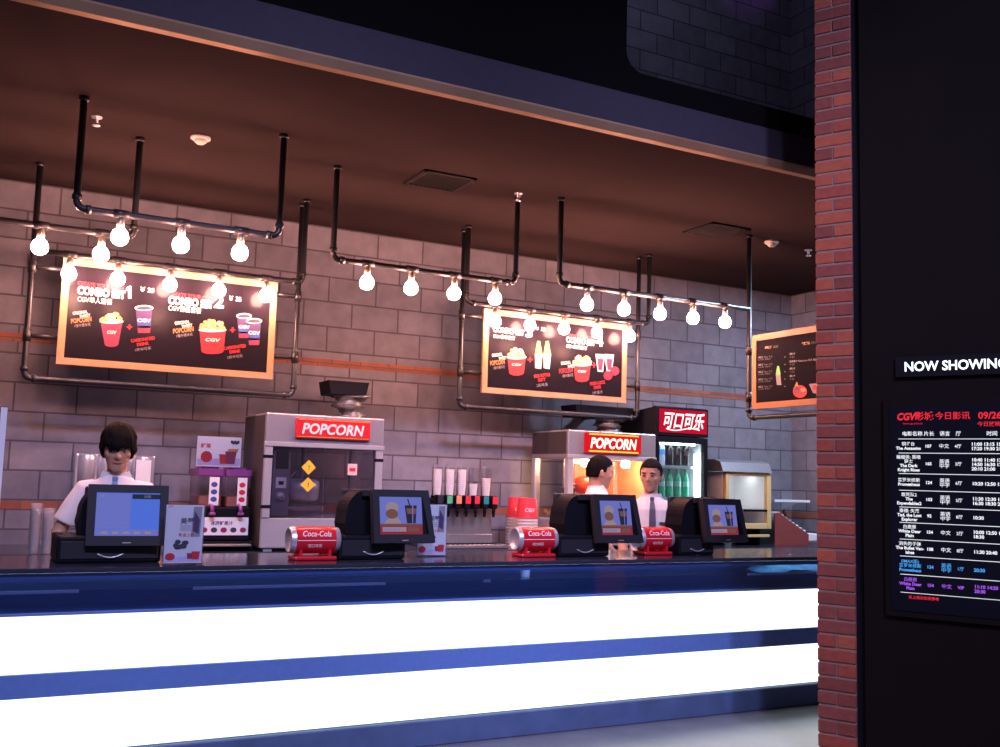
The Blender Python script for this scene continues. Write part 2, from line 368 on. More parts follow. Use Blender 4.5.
def sprinkler(x, y, label):
    t = thing('sprinkler_head', label, 'sprinkler', (x, y, ZC + .002), 0, 'sprinkler heads in the soffit')
    MB().use(STEEL).lathe([(.032, 0), (.03, -.008), (.012, -.012), (.01, -.035), (.004, -.04)], seg=16).build('nozzle', t)
    MB().use(STEEL).lathe([(.0, -.052), (.022, -.052), (.022, -.055), (0, -.056)], seg=16, cap=False).tube([(.012, 0, -.03), (.012, 0, -.053)], .002, 6).tube([(-.012, 0, -.03), (-.012, 0, -.053)], .002, 6).build('deflector', t)
sprinkler(.52, 5.93, 'small chrome sprinkler head beside the leftmost foremost ceiling pipe')
sprinkler(3.255, 5.93, 'small chrome sprinkler head in ceiling above COMBO SET 3')
sprinkler(6.08, 6.03, 'small sprinkler head in ceiling next to the brick pillar')

# ------------------------------------------------------------------ pipe rails with bulbs
ZR = 2.79; PR = .019
BULBG = emis('bulb_glow', (1, .45, .335), 275)
BRASS = mat('socket_metal', (.45, .38, .3), .35, .8)
def rounded(path, r=.05, n=5):
    out = [Vector(path[0])]
    for i in range(1, len(path) - 1):
        p = Vector(path[i]); a = (Vector(path[i - 1]) - p).normalized(); b = (Vector(path[i + 1]) - p).normalized()
        for k in range(n + 1):
            t = k / n; out.append(p + a * r * (1 - t) ** 2 + b * r * t ** 2)
    out.append(Vector(path[-1])); return out
def collars(mb, path):
    for i in range(1, len(path) - 1):
        p = Vector(path[i])
        for q in (path[i - 1], path[i + 1]):
            d = (Vector(q) - p).normalized(); mb.tube([p + d * .045, p + d * .075], PR * 1.35, 12)
def rail(label, paths, Y, xs, extra=()):
    """paths in X, Z of the plane Y; bulbs at xs"""
    x0 = paths[0][0][0]
    t = thing('pipe_light_rail', label, 'light fixture', (x0, Y, ZR), 0, 'black pipe rails with bare bulbs')
    mb = MB().use(BLACKM)
    for path in list(paths):
        p3 = [(x - x0, 0, z - ZR) for x, z in path]; mb.tube(rounded(p3), PR, 12); collars(mb, p3)
        for e in (p3[0], p3[-1]):
            if abs(e[2] - (ZC - ZR)) < .01: mb.lathe([(.027, 0), (.027, -.02), (.021, -.024)], Matrix.Translation((e[0], 0, ZC - ZR - .0005)), 16)
    for e in extra: mb.tube([(a - x0, b - Y, c - ZR) for a, b, c in e], PR * .8, 10)
    for x in xs: mb.tube([(x - x0 - .04, 0, 0), (x - x0 + .04, 0, 0)], PR * 1.35, 12)
    mb.build('pipe', t)
    for x in xs:
        s = MB().use(BRASS).lathe([(.016, -.012), (.016, -.03), (.021, -.034), (.021, -.066), (.017, -.07)], Matrix.Translation((x - x0, 0, 0)), 16).build('lamp_socket', t)
        MB().use(BULBG).lathe([(.0, -.0685), (.014, -.0685), (.020, -.080), (.034, -.092), (.043, -.110), (.046, -.126), (.043, -.144), (.033, -.160), (.017, -.169), (0, -.171)], Matrix.Translation((x - x0, 0, 0)), 16, cap=False).build('bulb', s)
    return t
def bx(px, Y, z=2.68):   # x on the plane Y of an image column near bulb height
    best = None
    for yy in range(180, 360, 2):
        p = PY(px, yy, Y)
        if best is None or abs(p.z - z) < best[0]: best = (abs(p.z - z), p.x)
    return best[1]
YA, YD, YC, YFm = 5.64, 6.04, 6.92, 7.06
cz = ZC
rail('black pipe rail of three bulbs hung nearest the ceiling edge above COMBO SET 1', [[(.426, cz), (.426, ZR), (1.517, ZR), (1.517, cz)]], YA, [bx(p, YA) for p in (120, 181, 240)])
rail('black pipe rail of two bulbs running in from the left edge of the photo', [[(-.9, cz), (-.9, ZR), (.79, ZR), (.79, cz)]], 6.17, [bx(p, 6.17) for p in (40, 101)])
rail('black pipe rail of five bulbs along the top edge of the COMBO SET 1 board', [[(.33, ZR), (2.05, ZR), (2.05, cz)]], YC, [bx(p, YC) for p in (69, 118, 170, 219, 266)], [[(.34, YC, ZR), (.34, YFm, ZR)]])
rail('black pipe rail of four bulbs between the two combo boards', [[(1.98, cz), (1.98, ZR), (3.31, ZR), (3.31, cz)]], YD, [bx(p, YD) for p in (367, 411, 454, 495)])
rail('black pipe rail of five bulbs ending at the side wall menu board frame', [[(3.56, cz), (3.56, ZR), (5.28, ZR)]], 5.86, [bx(p, 5.86) for p in (587, 624, 660, 693, 725)])
rail('black pipe rail of five bulbs along the top edge of the COMBO SET 3 board', [[(3.36, cz), (3.36, ZR), (5.11, ZR), (5.11, cz)]], YC, [bx(p, YC) for p in (495, 530, 564, 597, 630)])

# ------------------------------------------------------------------ pipe frames that carry the menu boards
def pipe_frame(label, x0, x1, zb, stubs, bx0, bx1):
    t = thing('pipe_board_hanger', label, 'pipe frame', (x0, YFm, zb), 0, 'black pipe frames holding menu boards')
    path = [(0, 0, cz - zb), (0, 0, 0), (x1 - x0, 0, 0), (x1 - x0, 0, cz - zb)]
    mb = MB().use(BLACKM).tube(rounded(path), PR, 12); collars(mb, path)
    for e in (path[0], path[-1]): mb.lathe([(.027, 0), (.027, -.02), (.021, -.024)], Matrix.Translation((e[0], 0, cz - zb - .0005)), 16)
    mb.build('pipe', t)
    for z in stubs:
        for a, b in ((0, bx0 - x0), (x1 - x0, bx1 - x0)):
            mb = MB().use(BLACKM).tube([(a, 0, z - zb), (b, 0, z - zb)], PR * .8, 10); mb.tube([(a, 0, z - zb - .04), (a, 0, z - zb + .04)], PR * 1.35, 12); mb.build('bracket', t)
B1 = [PY(63.4, 257.8, 7.03), PY(277.4, 281.8, 7.03), PY(273, 378.7, 7.03), PY(56, 364.6, 7.03)]
B2 = [PY(485, 304, 7.03), PY(628, 329, 7.03), PY(625.4, 403.5, 7.03), PY(481.6, 392, 7.03)]
b1 = ((B1[0].x + B1[3].x) / 2, (B1[1].x + B1[2].x) / 2, (B1[2].z + B1[3].z) / 2, (B1[0].z + B1[1].z) / 2)
b2 = ((B2[0].x + B2[3].x) / 2, (B2[1].x + B2[2].x) / 2, (B2[2].z + B2[3].z) / 2, (B2[0].z + B2[1].z) / 2)
print('boards', b1, b2)
fl1 = PY(24, 372, YFm); fr1 = PY(293.5, 385, YFm); fl2 = PY(459, 401, YFm); fr2 = PY(637, 412, YFm)
print('frames', fl1, fr1, fl2, fr2)
pipe_frame('black pipe frame around the COMBO SET 1 and 2 menu board', fl1.x, fr1.x, 1.985, (2.71, 2.26), b1[0], b1[1])
pipe_frame('black pipe frame around the COMBO SET 3 and 4 menu board', fl2.x, fr2.x, 1.985, (2.71, 2.26), b2[0], b2[1])

BOARDM = mat('menu_board_black', (.014, .011, .017), .18, var=.1, spec=.07)
def board_frame(t, W, H, ax, fw=.045, d=.03, wood=None, panel=None):
    """frame of four mitred rails; ax(u, v, t)"""
    mb = MB().use(wood or WOODF)
    o = [(0, 0), (W, 0), (W, H), (0, H)]; i = [(fw, fw), (W - fw, fw), (W - fw, H - fw), (fw, H - fw)]
    for k in range(4):
        j = (k + 1) % 4; mb.prism([o[k], o[j], i[j], i[k]], ax, 0, -d)
    mb.build('frame', t)
    MB().use(panel or BOARDM).prism([(fw - .005, fw - .005), (W - fw + .005, fw - .005), (W - fw + .005, H - fw + .005), (fw - .005, H - fw + .005)], ax, 0, -d + .008).build('panel', t)
class Art:
    """flat printing on a board, laid out in photograph columns and rows and mapped on the board's own plane"""
    def __init__(s, mp): s.mb = MB(); s.mp = mp; s.lay = 0
    def put(s, m, poly, lay): s.mb.use(m); s.mb.poly([s.mp(x, y, lay) for x, y in poly]); return s
    def txt(s, m, t, x, y, h, dx, slope, lay=3, bold=.001, shear=0, align='LEFT'):
        """x, y baseline start; h letter height in px; dx total width in px; slope dy/dx"""
        a = s.mp(x, y, lay); b = s.mp(x + dx, y + dx * slope, lay); c = s.mp(x, y - h, lay)
        ex = (b - a); W = ex.length; ex.normalize(); ey = (c - a); H = ey.length; ey.normalize(); ey = (ey - ex * ey.dot(ex)).normalized()
        tmp = MB(); tmp.text(t, 1.0, lambda u, v: Vector((u, v, 0)), bold=bold, shear=shear)
        if not tmp.v: return s
        w = max(v.x for v in tmp.v); hh = max(v.y for v in tmp.v)
        s.mb.use(m).add([a + ex * (v.x * W / w) + ey * (v.y * H / hh) for v in tmp.v], tmp.f); return s
    def tub(s, x, y, w0, w1, h, body, dome, sk=0, pop=CREAM, n=26, seed=1, word='CGV'):
        """x centre, y top of the tub; half widths w0 (top) w1 (bottom)"""
        r = random.Random(seed); base = y + h
        bot = [(x + w1 * math.cos(a), base - 2 + 3 * math.sin(a)) for a in [PI * k / 8 for k in range(9)]]
        s.put(body, [(x - w0, y), (x + w0, y + sk)] + bot, 1)
        s.put(INKW, ell(x, y + sk / 2, w0 + 1, 2.2), 2)
        for i in range(n):
            a = r.uniform(0, PI); q = math.sqrt(r.random())
            s.put(pop if r.random() < .7 else (CREAM2 if pop is CREAM else CREAM), ell(x + math.cos(a) * q * w0 * .92, y - math.sin(a) * q * dome, 2.3, 1.9, 7), 3 + i * .06)
        s.txt(INKW, word, x - w1 * .7, y + h * .5, h * .13, w1 * 1.4, .06, 3, bold=.03, shear=.2)
        return s
    def cup(s, x, y, w0, w1, h):
        s.put(INKP, [(x - w0, y), (x + w0, y), (x + w1, y + h), (x - w1, y + h)], 1)
        s.put(INKB, [(x - w0 * .85, y + h * .45), (x + w0 * .85, y + h * .45), (x + w1, y + h * .8), (x - w1, y + h * .8)], 2)
        s.put(INKM, [(x - w1 * 1.1, y + h * .72), (x + w1 * 1.1, y + h * .72), (x + w1, y + h), (x - w1, y + h)], 2)
        s.put(INKW, ell(x, y, w0 + .8, 2.8), 2); s.put(INKK, ell(x, y + .2, w0 - .6, 1.8), 3)
        s.txt(INKW, 'CGV', x - w0 * .8, y + h * .55, h * .14, w0 * 1.6, .05, 3, bold=.03); return s
    def plus(s, x, y, r=2.6, m=None):
        s.put(m or INKR, [(x - r, y - .7), (x + r, y - .7), (x + r, y + .7), (x - r, y + .7)], 2); s.put(m or INKR, [(x - .7, y - r), (x + .7, y - r), (x + .7, y + r), (x - .7, y + r)], 3); return s
    def caption(s, x, y, m, w=21):
        s.txt(INKW, 'ORIGINAL', x + 2, y, 3.2, w * .7, -.12, bold=.02); s.txt(INKW, 'SWEET', x + 9, y + 3, 3.0, w * .5, -.12, bold=.02)
        s.txt(m, 'POPCORN', x, y + 8.5, 4.6, w, -.12, bold=.03, shear=.15); s.txt(INKG, '1桶中爆米花', x + 3, y + 12.5, 3.0, w * .8, -.12, bold=.0); return s
    def redcap(s, x, y, w, a, b, c):
        s.txt(INKR, a, x, y, 3.2, w, -.13, bold=.03); s.txt(INKR, b, x + w * .25, y + 3.6, 3, w * .5, -.13, bold=.03); s.txt(INKG, c, x + w * .15, y + 9, 3, w * .7, -.13); return s
D = .03
bt1 = thing('menu_board', 'wood framed black menu board advertising COMBO SET 1 and COMBO SET 2', 'menu board', (b1[0], 7.03 + D, b1[2]), 0, 'wood framed menu boards')
board_frame(bt1, b1[1] - b1[0], b1[3] - b1[2], lambda u, v, t: Vector((u, t, v)))
def m1(x, y, lay): p = PY(x, y, 7.03 + .008); return Vector((p.x - b1[0], -D + .008 - .0006 * lay, p.z - b1[2]))
A = Art(m1)
A.txt(INKR, 'CREATE YOUR OWN', 77.5, 285, 4, 46, .12, bold=.02)
A.txt(INKW, 'COMBO SET', 77, 293.5, 8, 48, .11, bold=.045); A.put(INKW, [(128.2, 298.3), (128.2, 289.6), (126.3, 290.4), (126.3, 287.9), (129.6, 286), (131.2, 286.2), (131.2, 298.6)], 3)
A.txt(INKW, '￥ 25', 139, 291, 4.5, 15, .12, bold=.025); A.txt(INKW, 'CGV单人套餐', 77, 301, 5.5, 35, .1, bold=.006)
A.tub(111.5, 321, 11, 7, 25, INKM, 8, 1, seed=2); A.cup(144, 308, 8.5, 6, 25); A.plus(129.5, 327)
A.caption(71, 315, INKO); A.redcap(131, 342.5, 24, 'CARBONATED', 'DRINK', '1杯中可乐')
A.txt(INKR, 'CREATE YOUR OWN', 168.5, 295.5, 4, 46, .12, bold=.02)
A.txt(INKW, 'COMBO SET', 168, 303.5, 8, 45, .11, bold=.045); A.txt(INKW, '2', 214, 307, 12, 9.5, .1, bold=.04)
A.txt(INKW, '￥ 35', 228, 300, 4.5, 13, .12, bold=.025); A.txt(INKW, 'CGV情侣套餐', 168, 310, 5.5, 33, .1, bold=.006)
A.tub(212.5, 329, 13, 11, 24, INKR, 9, 2, CREAM2, 34, 3); A.cup(244, 316, 7, 5, 22); A.cup(254, 321, 7.2, 5, 24); A.plus(232.5, 330)
A.caption(173, 325, INKO); A.redcap(224, 350, 22, 'CARBONATED', 'DRINK', '2杯中可乐')
A.mb.build('print', bt1, fix=False)
bt2 = thing('menu_board', 'wood framed black menu board advertising COMBO SET 3 and COMBO SET 4', 'menu board', (b2[0], 7.03 + D, b2[2]), 0, 'wood framed menu boards')
board_frame(bt2, b2[1] - b2[0], b2[3] - b2[2], lambda u, v, t: Vector((u, t, v)))
def m2(x, y, lay): p = PY(x, y, 7.03 + .008); return Vector((p.x - b2[0], -D + .008 - .0006 * lay, p.z - b2[2]))
A = Art(m2)
A.txt(INKW, 'COMBO SET', 493, 331.5, 5.5, 31, .13, bold=.045); A.txt(INKW, '3', 525.5, 336.5, 9, 7, .1, bold=.04); A.txt(INKW, '￥ 35', 535, 330, 3.5, 10, .12, bold=.02)
A.txt(INKW, 'CGV豪华套餐', 493, 337.5, 3.8, 22, .12, bold=.012)
A.tub(516.5, 356.5, 9, 7.4, 18, INKR, 8, 1.5, CREAM, 26, 4)
for q, x in enumerate((538.5, 547)):
    A.put(GRN, [(x - 1.2, 341), (x + 1.6, 341), (x + 2.4, 346), (x + 4, 354), (x - 3.6, 354), (x - 2.2, 346)], 1); A.put(INKW, [(x - 3.6, 353.5), (x + 4, 354), (x + 2.5, 369), (x - 3.4, 368)], 2)
    A.put(CREAM, ell(x, 350.5, 2, 1.6, 10), 3)
A.plus(530, 359.5); A.caption(490, 357, INKO, 15); A.redcap(534, 378, 16, 'BEER BOTTLE', 'SET', '2瓶啤酒')
A.txt(INKW, 'COMBO SET', 566, 342, 5.5, 29, .13, bold=.045); A.txt(INKW, '4', 596, 345.5, 9, 7, .1, bold=.04); A.txt(INKR, 'CREATE YOUR OWN', 566, 336.5, 3, 32, .12, bold=.02)
A.txt(INKW, 'CGV果汁套餐', 566, 347.5, 3.8, 21, .12, bold=.012)
A.tub(582, 363.5, 8.6, 6.8, 17.5, INKR, 8, 1.5, CREAM, 26, 5)
for x in (600, 609):
    A.put(INKW, [(x - 4.5, 354), (x + 4.8, 354.5), (x + 3, 372), (x - 2.4, 371.5)], 1); A.put(INKM, [(x - 2.6, 358.5), (x + 3.4, 359), (x + 2.2, 370), (x - 1.6, 370)], 2)
for x, y in ((608, 375.5), (614.5, 371)): A.put(INKR, ell(x, y, 4.6, 4.6, 14), 3); A.put(INKM, ell(x, y, 3, 3, 10), 4)
A.plus(594, 365); A.caption(559, 365, INKR, 14); A.redcap(590, 385.5, 15, 'FRESH JUICE', 'DRINK', '2杯果汁')
A.mb.build('print', bt2, fix=False)
# third board, on the plane X = X3 parallel to the side wall, on a frame that goes on behind the pier
X3 = 5.30
p_tl = PX(752, 335, X3); p_bl = PX(752, 409.5, X3); print('b3', p_tl, p_bl, PX(817, 326, X3), PX(817, 404, X3), PX(747, 418, X3))
YB3 = p_tl.y; W3b = 1.42; z3t = (p_tl.z + PX(817, 326, X3).z) / 2; z3b = (p_bl.z + PX(817, 404, X3).z) / 2; H3 = z3t - z3b
bt3 = thing('menu_board', 'wood framed black price list board side on beyond brick pillar', 'menu board', (X3 + D, YB3, z3b), 0, 'wood framed menu boards')
board_frame(bt3, W3b, H3, lambda u, v, t: Vector((t, -u, v)), wood=mat('dimmed_wood', (.30, .125, .045), .6, var=.2, scale=18), panel=mat('matt_board_black', (.010, .008, .012), .8, spec=.03))  # wood darkened in colour for the weaker bulb light on this board
def m3(x, y, lay): p = PX(x, y, X3 + .008); return Vector((-D + .008 - .0006 * lay, p.y - YB3, p.z - z3b))
INKD = mat('dimmed_white_ink', (.20, .19, .21), .7); INKD2 = mat('dimmed_grey_ink', (.09, .085, .10), .7); INKC = mat('sand_ink', (.30, .20, .12), .7)  # grey inks dimmed in colour for the same weak light
A = Art(m3)
A.txt(INKC, '啤酒', 765, 349, 2.6, 7, -.1, bold=.03); A.txt(INKD2, 'BEER', 773.5, 348, 2.2, 5, -.1); A.txt(INKC, '饮料', 802, 345, 2.8, 8, -.1, bold=.03); A.txt(INKD2, 'DRINK', 811, 344, 2.2, 8, -.1)
for i, y in enumerate((358.5, 366, 373.2, 380.6, 388)):
    A.txt(INKD, '啤酒', 758.5, y, 2, 5, -.08, bold=.02); A.txt(INKD2, 'Beer ￥25', 764.5, y - .6, 1.8, 8, -.08); A.txt(INKD2, 'bottle 330ml', 758.5, y + 2, 1.5, 12, -.08)
    A.put(INKD2, ell(785, y - 1.5, .9, .5, 8), 2)
    if i < 4: A.txt(INKD, '果汁' if i != 1 else '新鲜果汁 Fresh Juice 可乐 雪碧', 789.5, y - 3.5 + (0 if i else 0), 2, 6 if i != 1 else 28, -.08, bold=.015); A.txt(INKD2, '￥20', 789.5, y - .5, 1.7, 5, -.05)
A.put(GRN, [(777.3, 366), (779, 366), (780.4, 373), (780.4, 375), (776, 375), (776, 373)], 1); A.put(INKD, [(776, 375), (780.4, 375), (781.5, 385), (777, 385)], 2)
A.put(INKR, ell(800, 391.5, 7, 6.3, 18), 1); A.put(INKM, ell(797, 390, 3, 4, 12), 2); A.put(INKC, ell(803, 390, 2.6, 2, 12), 2); A.put(INKO, [(793.5, 389), (797, 381.5), (799, 388)], 2)
A.put(INKD, [(809, 384), (819, 383), (818, 394), (813, 393)], 1); A.put(INKR, ell(815, 387.5, 3, 3, 12), 2)
A.mb.build('print', bt3, fix=False)
t = thing('pipe_board_hanger', 'black pipe frame hanging the price list board beside brick pillar', 'pipe frame', (X3 + .045, 5.93, 0), 0, 'black pipe frames holding menu boards')
zb3 = PX(747, 417.5, X3).z
path = [(0, 0, cz), (0, 0, zb3), (0, -1.66, zb3), (0, -1.66, cz)]
mb = MB().use(BLACKM).tube(rounded(path), PR, 12); collars(mb, path)
mb.lathe([(.027, 0), (.027, -.02), (.021, -.024)], Matrix.Translation((0, 0, cz - .0005)), 16); mb.build('pipe', t)
for z in (z3b + .1, z3t - .1):
    mb = MB().use(BLACKM).tube([(0, 0, z), (-.012, YB3 - 5.93, z)], PR * .8, 10); mb.tube([(0, 0, z - .04), (0, 0, z + .04)], PR * 1.4, 12); mb.build('bracket', t)
# ------------------------------------------------------------------ front counter
CX0, CX1 = -2.6, 6.6
NAVYG = mat('navy_counter_panel', (.11, .18, .40), .35, var=.1, scale=5)
TOPM = mat('black_polished_worktop', (.022, .026, .045), .13, var=.2, scale=40)
KICK = mat('blue_grey_stone_plinth', (.07, .11, .23), .5, var=.35, scale=7, bump=.2)
LIGHTB = emis('glowing_acrylic_band', (.93, 1.0, .98), 1.7)
ct = thing('service_counter', 'long dark front counter with two broad glowing white bands', 'counter', (CX0, YF, 0))
LX = CX1 - CX0
MB().use(TOPM).box((0, -.015, ZT - .022), (LX, .74, ZT), .004, 1).build('worktop', ct)
MB().use(NAVYG).box((0, .02, .10), (LX, .42, .752)).box((0, .42, .10), (LX, .72, ZT - .023)).build('body', ct)
MB().use(LIGHTB).box((0, 0, .50), (LX, .019, .752)).build('light_band', ct)
MB().use(LIGHTB).box((0, 0, .143), (LX, .019, .390)).build('light_band', ct)
MB().use(mat('glare_blue_divider', (.11, .20, .50), .25)).box((0, -.006, .392), (LX, .019, .498), .003, 1).build('divider_panel', ct)  # divider blue lightened to paint in the glare around the bands
MB().use(NAVYG).box((0, -.006, .752), (LX, .019, .766), .003, 1).build('divider_panel', ct)
MB().use(KICK).box((0, -.02, .0), (LX, .4, .135), .006, 1).build('plinth', ct)
MB().use(smoked('tinted_front_glass', (.74, .80, .95), (.05, .10, .28), .10)).box((0, 0, .767), (LX, .008, ZT - .024)).build('front_glass', ct)
MB().use(glass('shelf_glass', (.6, .7, .85), .12)).box((0, .03, .85), (LX, .415, .858)).build('display_shelf', ct)
mb = MB().use(STEEL)
for a, b in ((-1.5, .515), (1.03, 2.03), (2.62, 2.66), (4.55, 6.5)): mb.box((a - CX0, .022, .848), (b - CX0, .03, .862))
mb.build('shelf_edge', ct)
MB().use(emis('added_strip_glow', (.50, .68, 1), 8)).box((.05, .035, ZT - .034), (LX - .05, .065, ZT - .024)).build('added_light_strip', ct)  # glowing strip added to brighten the shelf niche
MB().use(NAVYG).box((0, .010, ZT - .052), (LX, .022, ZT - .0235)).build('strip_cover', ct)  # lip added to keep the strip out of view
# things on the shelf behind the tinted glass
t = thing('paper_cup', 'small white paper cup standing alone on the shelf behind counter front glass', 'cup', (PY(525, 578, 5.2).x, 5.2, .859))
MB().use(WHITEP).lathe([(.026, 0), (.036, .08)], seg=24, cap=False).lathe([(0, .003), (.026, .003)], seg=24, cap=False).build('cup_wall', t); MB().use(WHITEP).lathe([(.036, .078), (.039, .081), (.036, .084), (.034, .081), (.036, .078)], seg=24, cap=False).build('rim', t)
TEAL = mat('teal_cloth', (.10, .30, .34), .6, var=.5, scale=30)
mb = MB().use(TEAL); nx, ny = 36, 12; c = PY(787, 575, 5.2)
vs = []
for i in range(nx + 1):
    for j in range(ny + 1):
        u = i / nx * 2 - 1; v = j / ny * 2 - 1; e = max(0, 1 - u * u * .95 - v * v * .9)
        vs.append((u * .34, v * .12, .004 + .075 * e ** .7 * (1 + .35 * math.sin(7 * u + 2 * v)) + .008 * math.sin(19 * u - 5 * v) * e))
mb.add(vs, [(i * (ny + 1) + j, (i + 1) * (ny + 1) + j, (i + 1) * (ny + 1) + j + 1, i * (ny + 1) + j + 1) for i in range(nx) for j in range(ny)], True)
mb.add([(x, y, .0005) for x, y, z in vs], [(i * (ny + 1) + j, i * (ny + 1) + j + 1, (i + 1) * (ny + 1) + j + 1, (i + 1) * (ny + 1) + j) for i in range(nx) for j in range(ny)])
tag(mb.build('folded_cloth', None, (c.x, 5.2, .859), fix=False), 'teal cloth heaped on the counter shelf next to the brick pillar', 'cloth')

# ------------------------------------------------------------------ back counter
BC = thing('back_counter', 'dark back counter along the block wall carrying the popcorn machines', 'counter', (-2.0, 6.72, 0))
MB().use(mat('back_counter_front', (.035, .03, .036), .45)).box((0, .03, .1), (7.02, .86, .86)).build('body', BC)
MB().use(TOPM).box((0, 0, .86), (7.02, .878, .895), .004, 1).build('worktop', BC)
MB().use(BLACK).box((0, .06, 0), (7.02, .86, .1)).build('plinth', BC)
BC2 = thing('back_counter', 'short dark back counter under the warming cabinet and roller grill', 'counter', (5.76, 6.72, 0))
MB().use(mat('back_counter_front', (.035, .03, .036), .45)).box((0, .03, .1), (1.64, .86, .86)).build('body', BC2)
MB().use(TOPM).box((0, 0, .86), (1.64, .878, .895), .004, 1).build('worktop', BC2)
MB().use(BLACK).box((0, .06, 0), (1.64, .86, .1)).build('plinth', BC2)
ZB = .8955

# ------------------------------------------------------------------ POS terminals
SCRF = lambda n, c, s: emis(n, c, s)
SCB = emis('display_blue', (.10, .20, .85), .75); SCL = emis('display_sky', (.20, .22, .72), .7); SCD = emis('display_dark', (.05, .06, .12), .4)
SCW = emis('display_pale', (.55, .42, .50), .5); SCO = emis('display_cocoa', (.30, .14, .13), .5); SCR = emis('display_red', (.42, .05, .09), .55); SCK = emis('display_cola', (.06, .05, .10), .4)
def terminal(label, x, y, dw, dh, zc0, tilt, roll, hump, base, kind, lean=.0):
    """x, y: where the customer display's left edge stands; dw, dh its size; hump = (left, right, top) of the operator screen's back"""
    t = thing('pos_terminal', label, 'cash register', (x, y, ZT), 0, 'cash registers on the front counter')
    bl, br = base
    mb = MB().use(BLACK).box((bl, .03, .001), (br, .40, .13), .012); mb.use(DARKP).box((bl + .015, .024, .02), (br - .015, .031, .105), .003, 1); mb.build('cash_drawer', t)
    cx = (bl + br) / 2
    mb = MB().use(STEEL).tube([(cx - .06 + .12 * i / 10, .02, .045 - .018 * math.sin(PI * i / 10)) for i in range(11)], .004, 8); mb.build('lid_highlight_arc', t)  # steel arc stands in for the highlight on the drawer lid
    # operator screen seen from behind: rounded shell
    l, r, z1 = hump; z0 = .132
    poly = [(r, z0), (r, z1)] + arc((l + .10, z1 - .13), .13, PI / 2, PI, 8, .8) + [(l - .012, z0 + .06), (l, z0)]
    MB().use(BLACK).prism(poly, lambda u, v, w: Vector((u, w, v)), .12, .30).build('operator_shell', t)
    MB().use(DARKP).prism([(l + .08, z1 - .03), (dw - .02, z1 - .03), (dw - .02, z1), (l + .08, z1)], lambda u, v, w: Vector((u, w, v)), .09, .31).build('top_plate', t)
    mb = MB().use(DARKP).box((l + .03, .301, z0 + .02), (dw + .01, .335, z1 + .005), .01); mb.use(SCD).box((l + .06, .336, z0 + .05), (dw - .03, .338, z1 - .02)); mb.build('operator_screen', t)
    mb = MB().use(BLACK).box((dw * .5 - .05, .05, .12), (dw * .5 + .05, .13, zc0 + .1), .01); mb.tube([(dw * .5, .09, zc0 + .08), (dw * .5, .04, zc0 + .14)], .025, 12); mb.build('display_stand', t)
    # customer display, tilted back
    M = Matrix.Translation((dw / 2, 0, zc0 + dh / 2)) @ Matrix.Rotation(roll, 4, 'Z') @ Matrix.Rotation(-tilt, 4, 'X')
    to = lambda u, v, w: M @ Vector((u - dw / 2, w, v - dh / 2))
    mb = MB().use(DARKP); b = .038
    tl = lean
    o = [(0 + tl * 0, 0), (dw, 0), (dw - tl, dh), (-tl * 0 + 0, dh)]
    i4 = [(b, b * 1.25), (dw - b, b * 1.25), (dw - b - tl, dh - b), (b, dh - b)]
    for k in range(4):
        j = (k + 1) % 4; mb.prism([o[k], o[j], i4[j], i4[k]], to, -.012, .03)
    mb.use(BLACK).prism([(.01, .01), (dw - .01, .01), (dw - .01 - tl, dh - .01), (.01, dh - .01)], to, .012, .055)
    mb.use(STEEL).prism([(dw / 2 - .02, .012), (dw / 2 + .02, .012), (dw / 2 + .02, .016), (dw / 2 - .02, .016)], to, -.0135, -.012)
    cd = mb.build('customer_display', t)
    sw = dw - 2 * b - tl; sh = dh - 2.25 * b
    P = lambda u, v, w=-.0: to(b + u * sw, b * 1.25 + v * sh, .006 + w)
    mb = MB()
    q = lambda m, pts, w: mb.use(m).poly([P(u, v, w) for u, v in pts])
    if kind == 'till':
        q(SCB, [(0, 0), (1, 0), (1, 1), (0, 1)], 0); q(SCL, [(0, .17), (.54, .17), (.54, .98), (0, .98)], -.0006); q(SCB, [(.56, .17), (1, .17), (1, .84), (.56, .84)], -.0006)
        q(SCD, [(.56, .86), (1, .86), (1, .97), (.56, .97)], -.0006); q(SCL, [(0, 0), (1, 0), (1, .15), (0, .15)], -.0007)
        for k in range(6): q(SCB, [(.02, .25 + .11 * k), (.52, .25 + .11 * k), (.52, .256 + .11 * k), (.02, .256 + .11 * k)], -.001)
        for k in range(5): q(SCW, [(.1 + .17 * k, .05), (.2 + .17 * k, .05), (.2 + .17 * k, .10), (.1 + .17 * k, .10)], -.001)
        mb.use(SCW).text('订单', .012, lambda u, v: P(.05 + u / sw, .9 + v / sh, -.0012)); mb.text('0.00', .018, lambda u, v: P(.75 + u / sw, .89 + v / sh, -.0012))
    else:
        q(SCL, [(0, 0), (1, 0), (1, 1), (0, 1)], 0)
        q(SCR, [(0, .0), (1, .0), (1, .24), (0, .24)], -.0006); q(SCO, [(0, .24), (1, .24), (1, .29), (0, .29)], -.0007)
        q(SCW, [(.08, .08), (.62, .08), (.62, .2), (.08, .2)], -.001); q(SCO, [(.66, .08), (.92, .08), (.92, .2), (.66, .2)], -.001)
        mb.use(SCB).text('巧克力新地', .02, lambda u, v: P(.1 + u / sw, .095 + v / sh, -.0014))
        q(SCW, [(.12, .29), (.52, .29), (.44, .44), (.22, .44)], -.001)                      # dish
        q(SCO, [(.3 + .14 * math.cos(2 * PI * k / 16), .55 + .13 * math.sin(2 * PI * k / 16)) for k in range(16)], -.0013)
        q(SCW, [(.31 + .15 * math.cos(2 * PI * k / 16), .72 + .15 * math.sin(2 * PI * k / 16)) for k in range(16)], -.0012)
        q(SCO, [(.26, .5), (.36, .5), (.35, .66), (.28, .66)], -.0015)
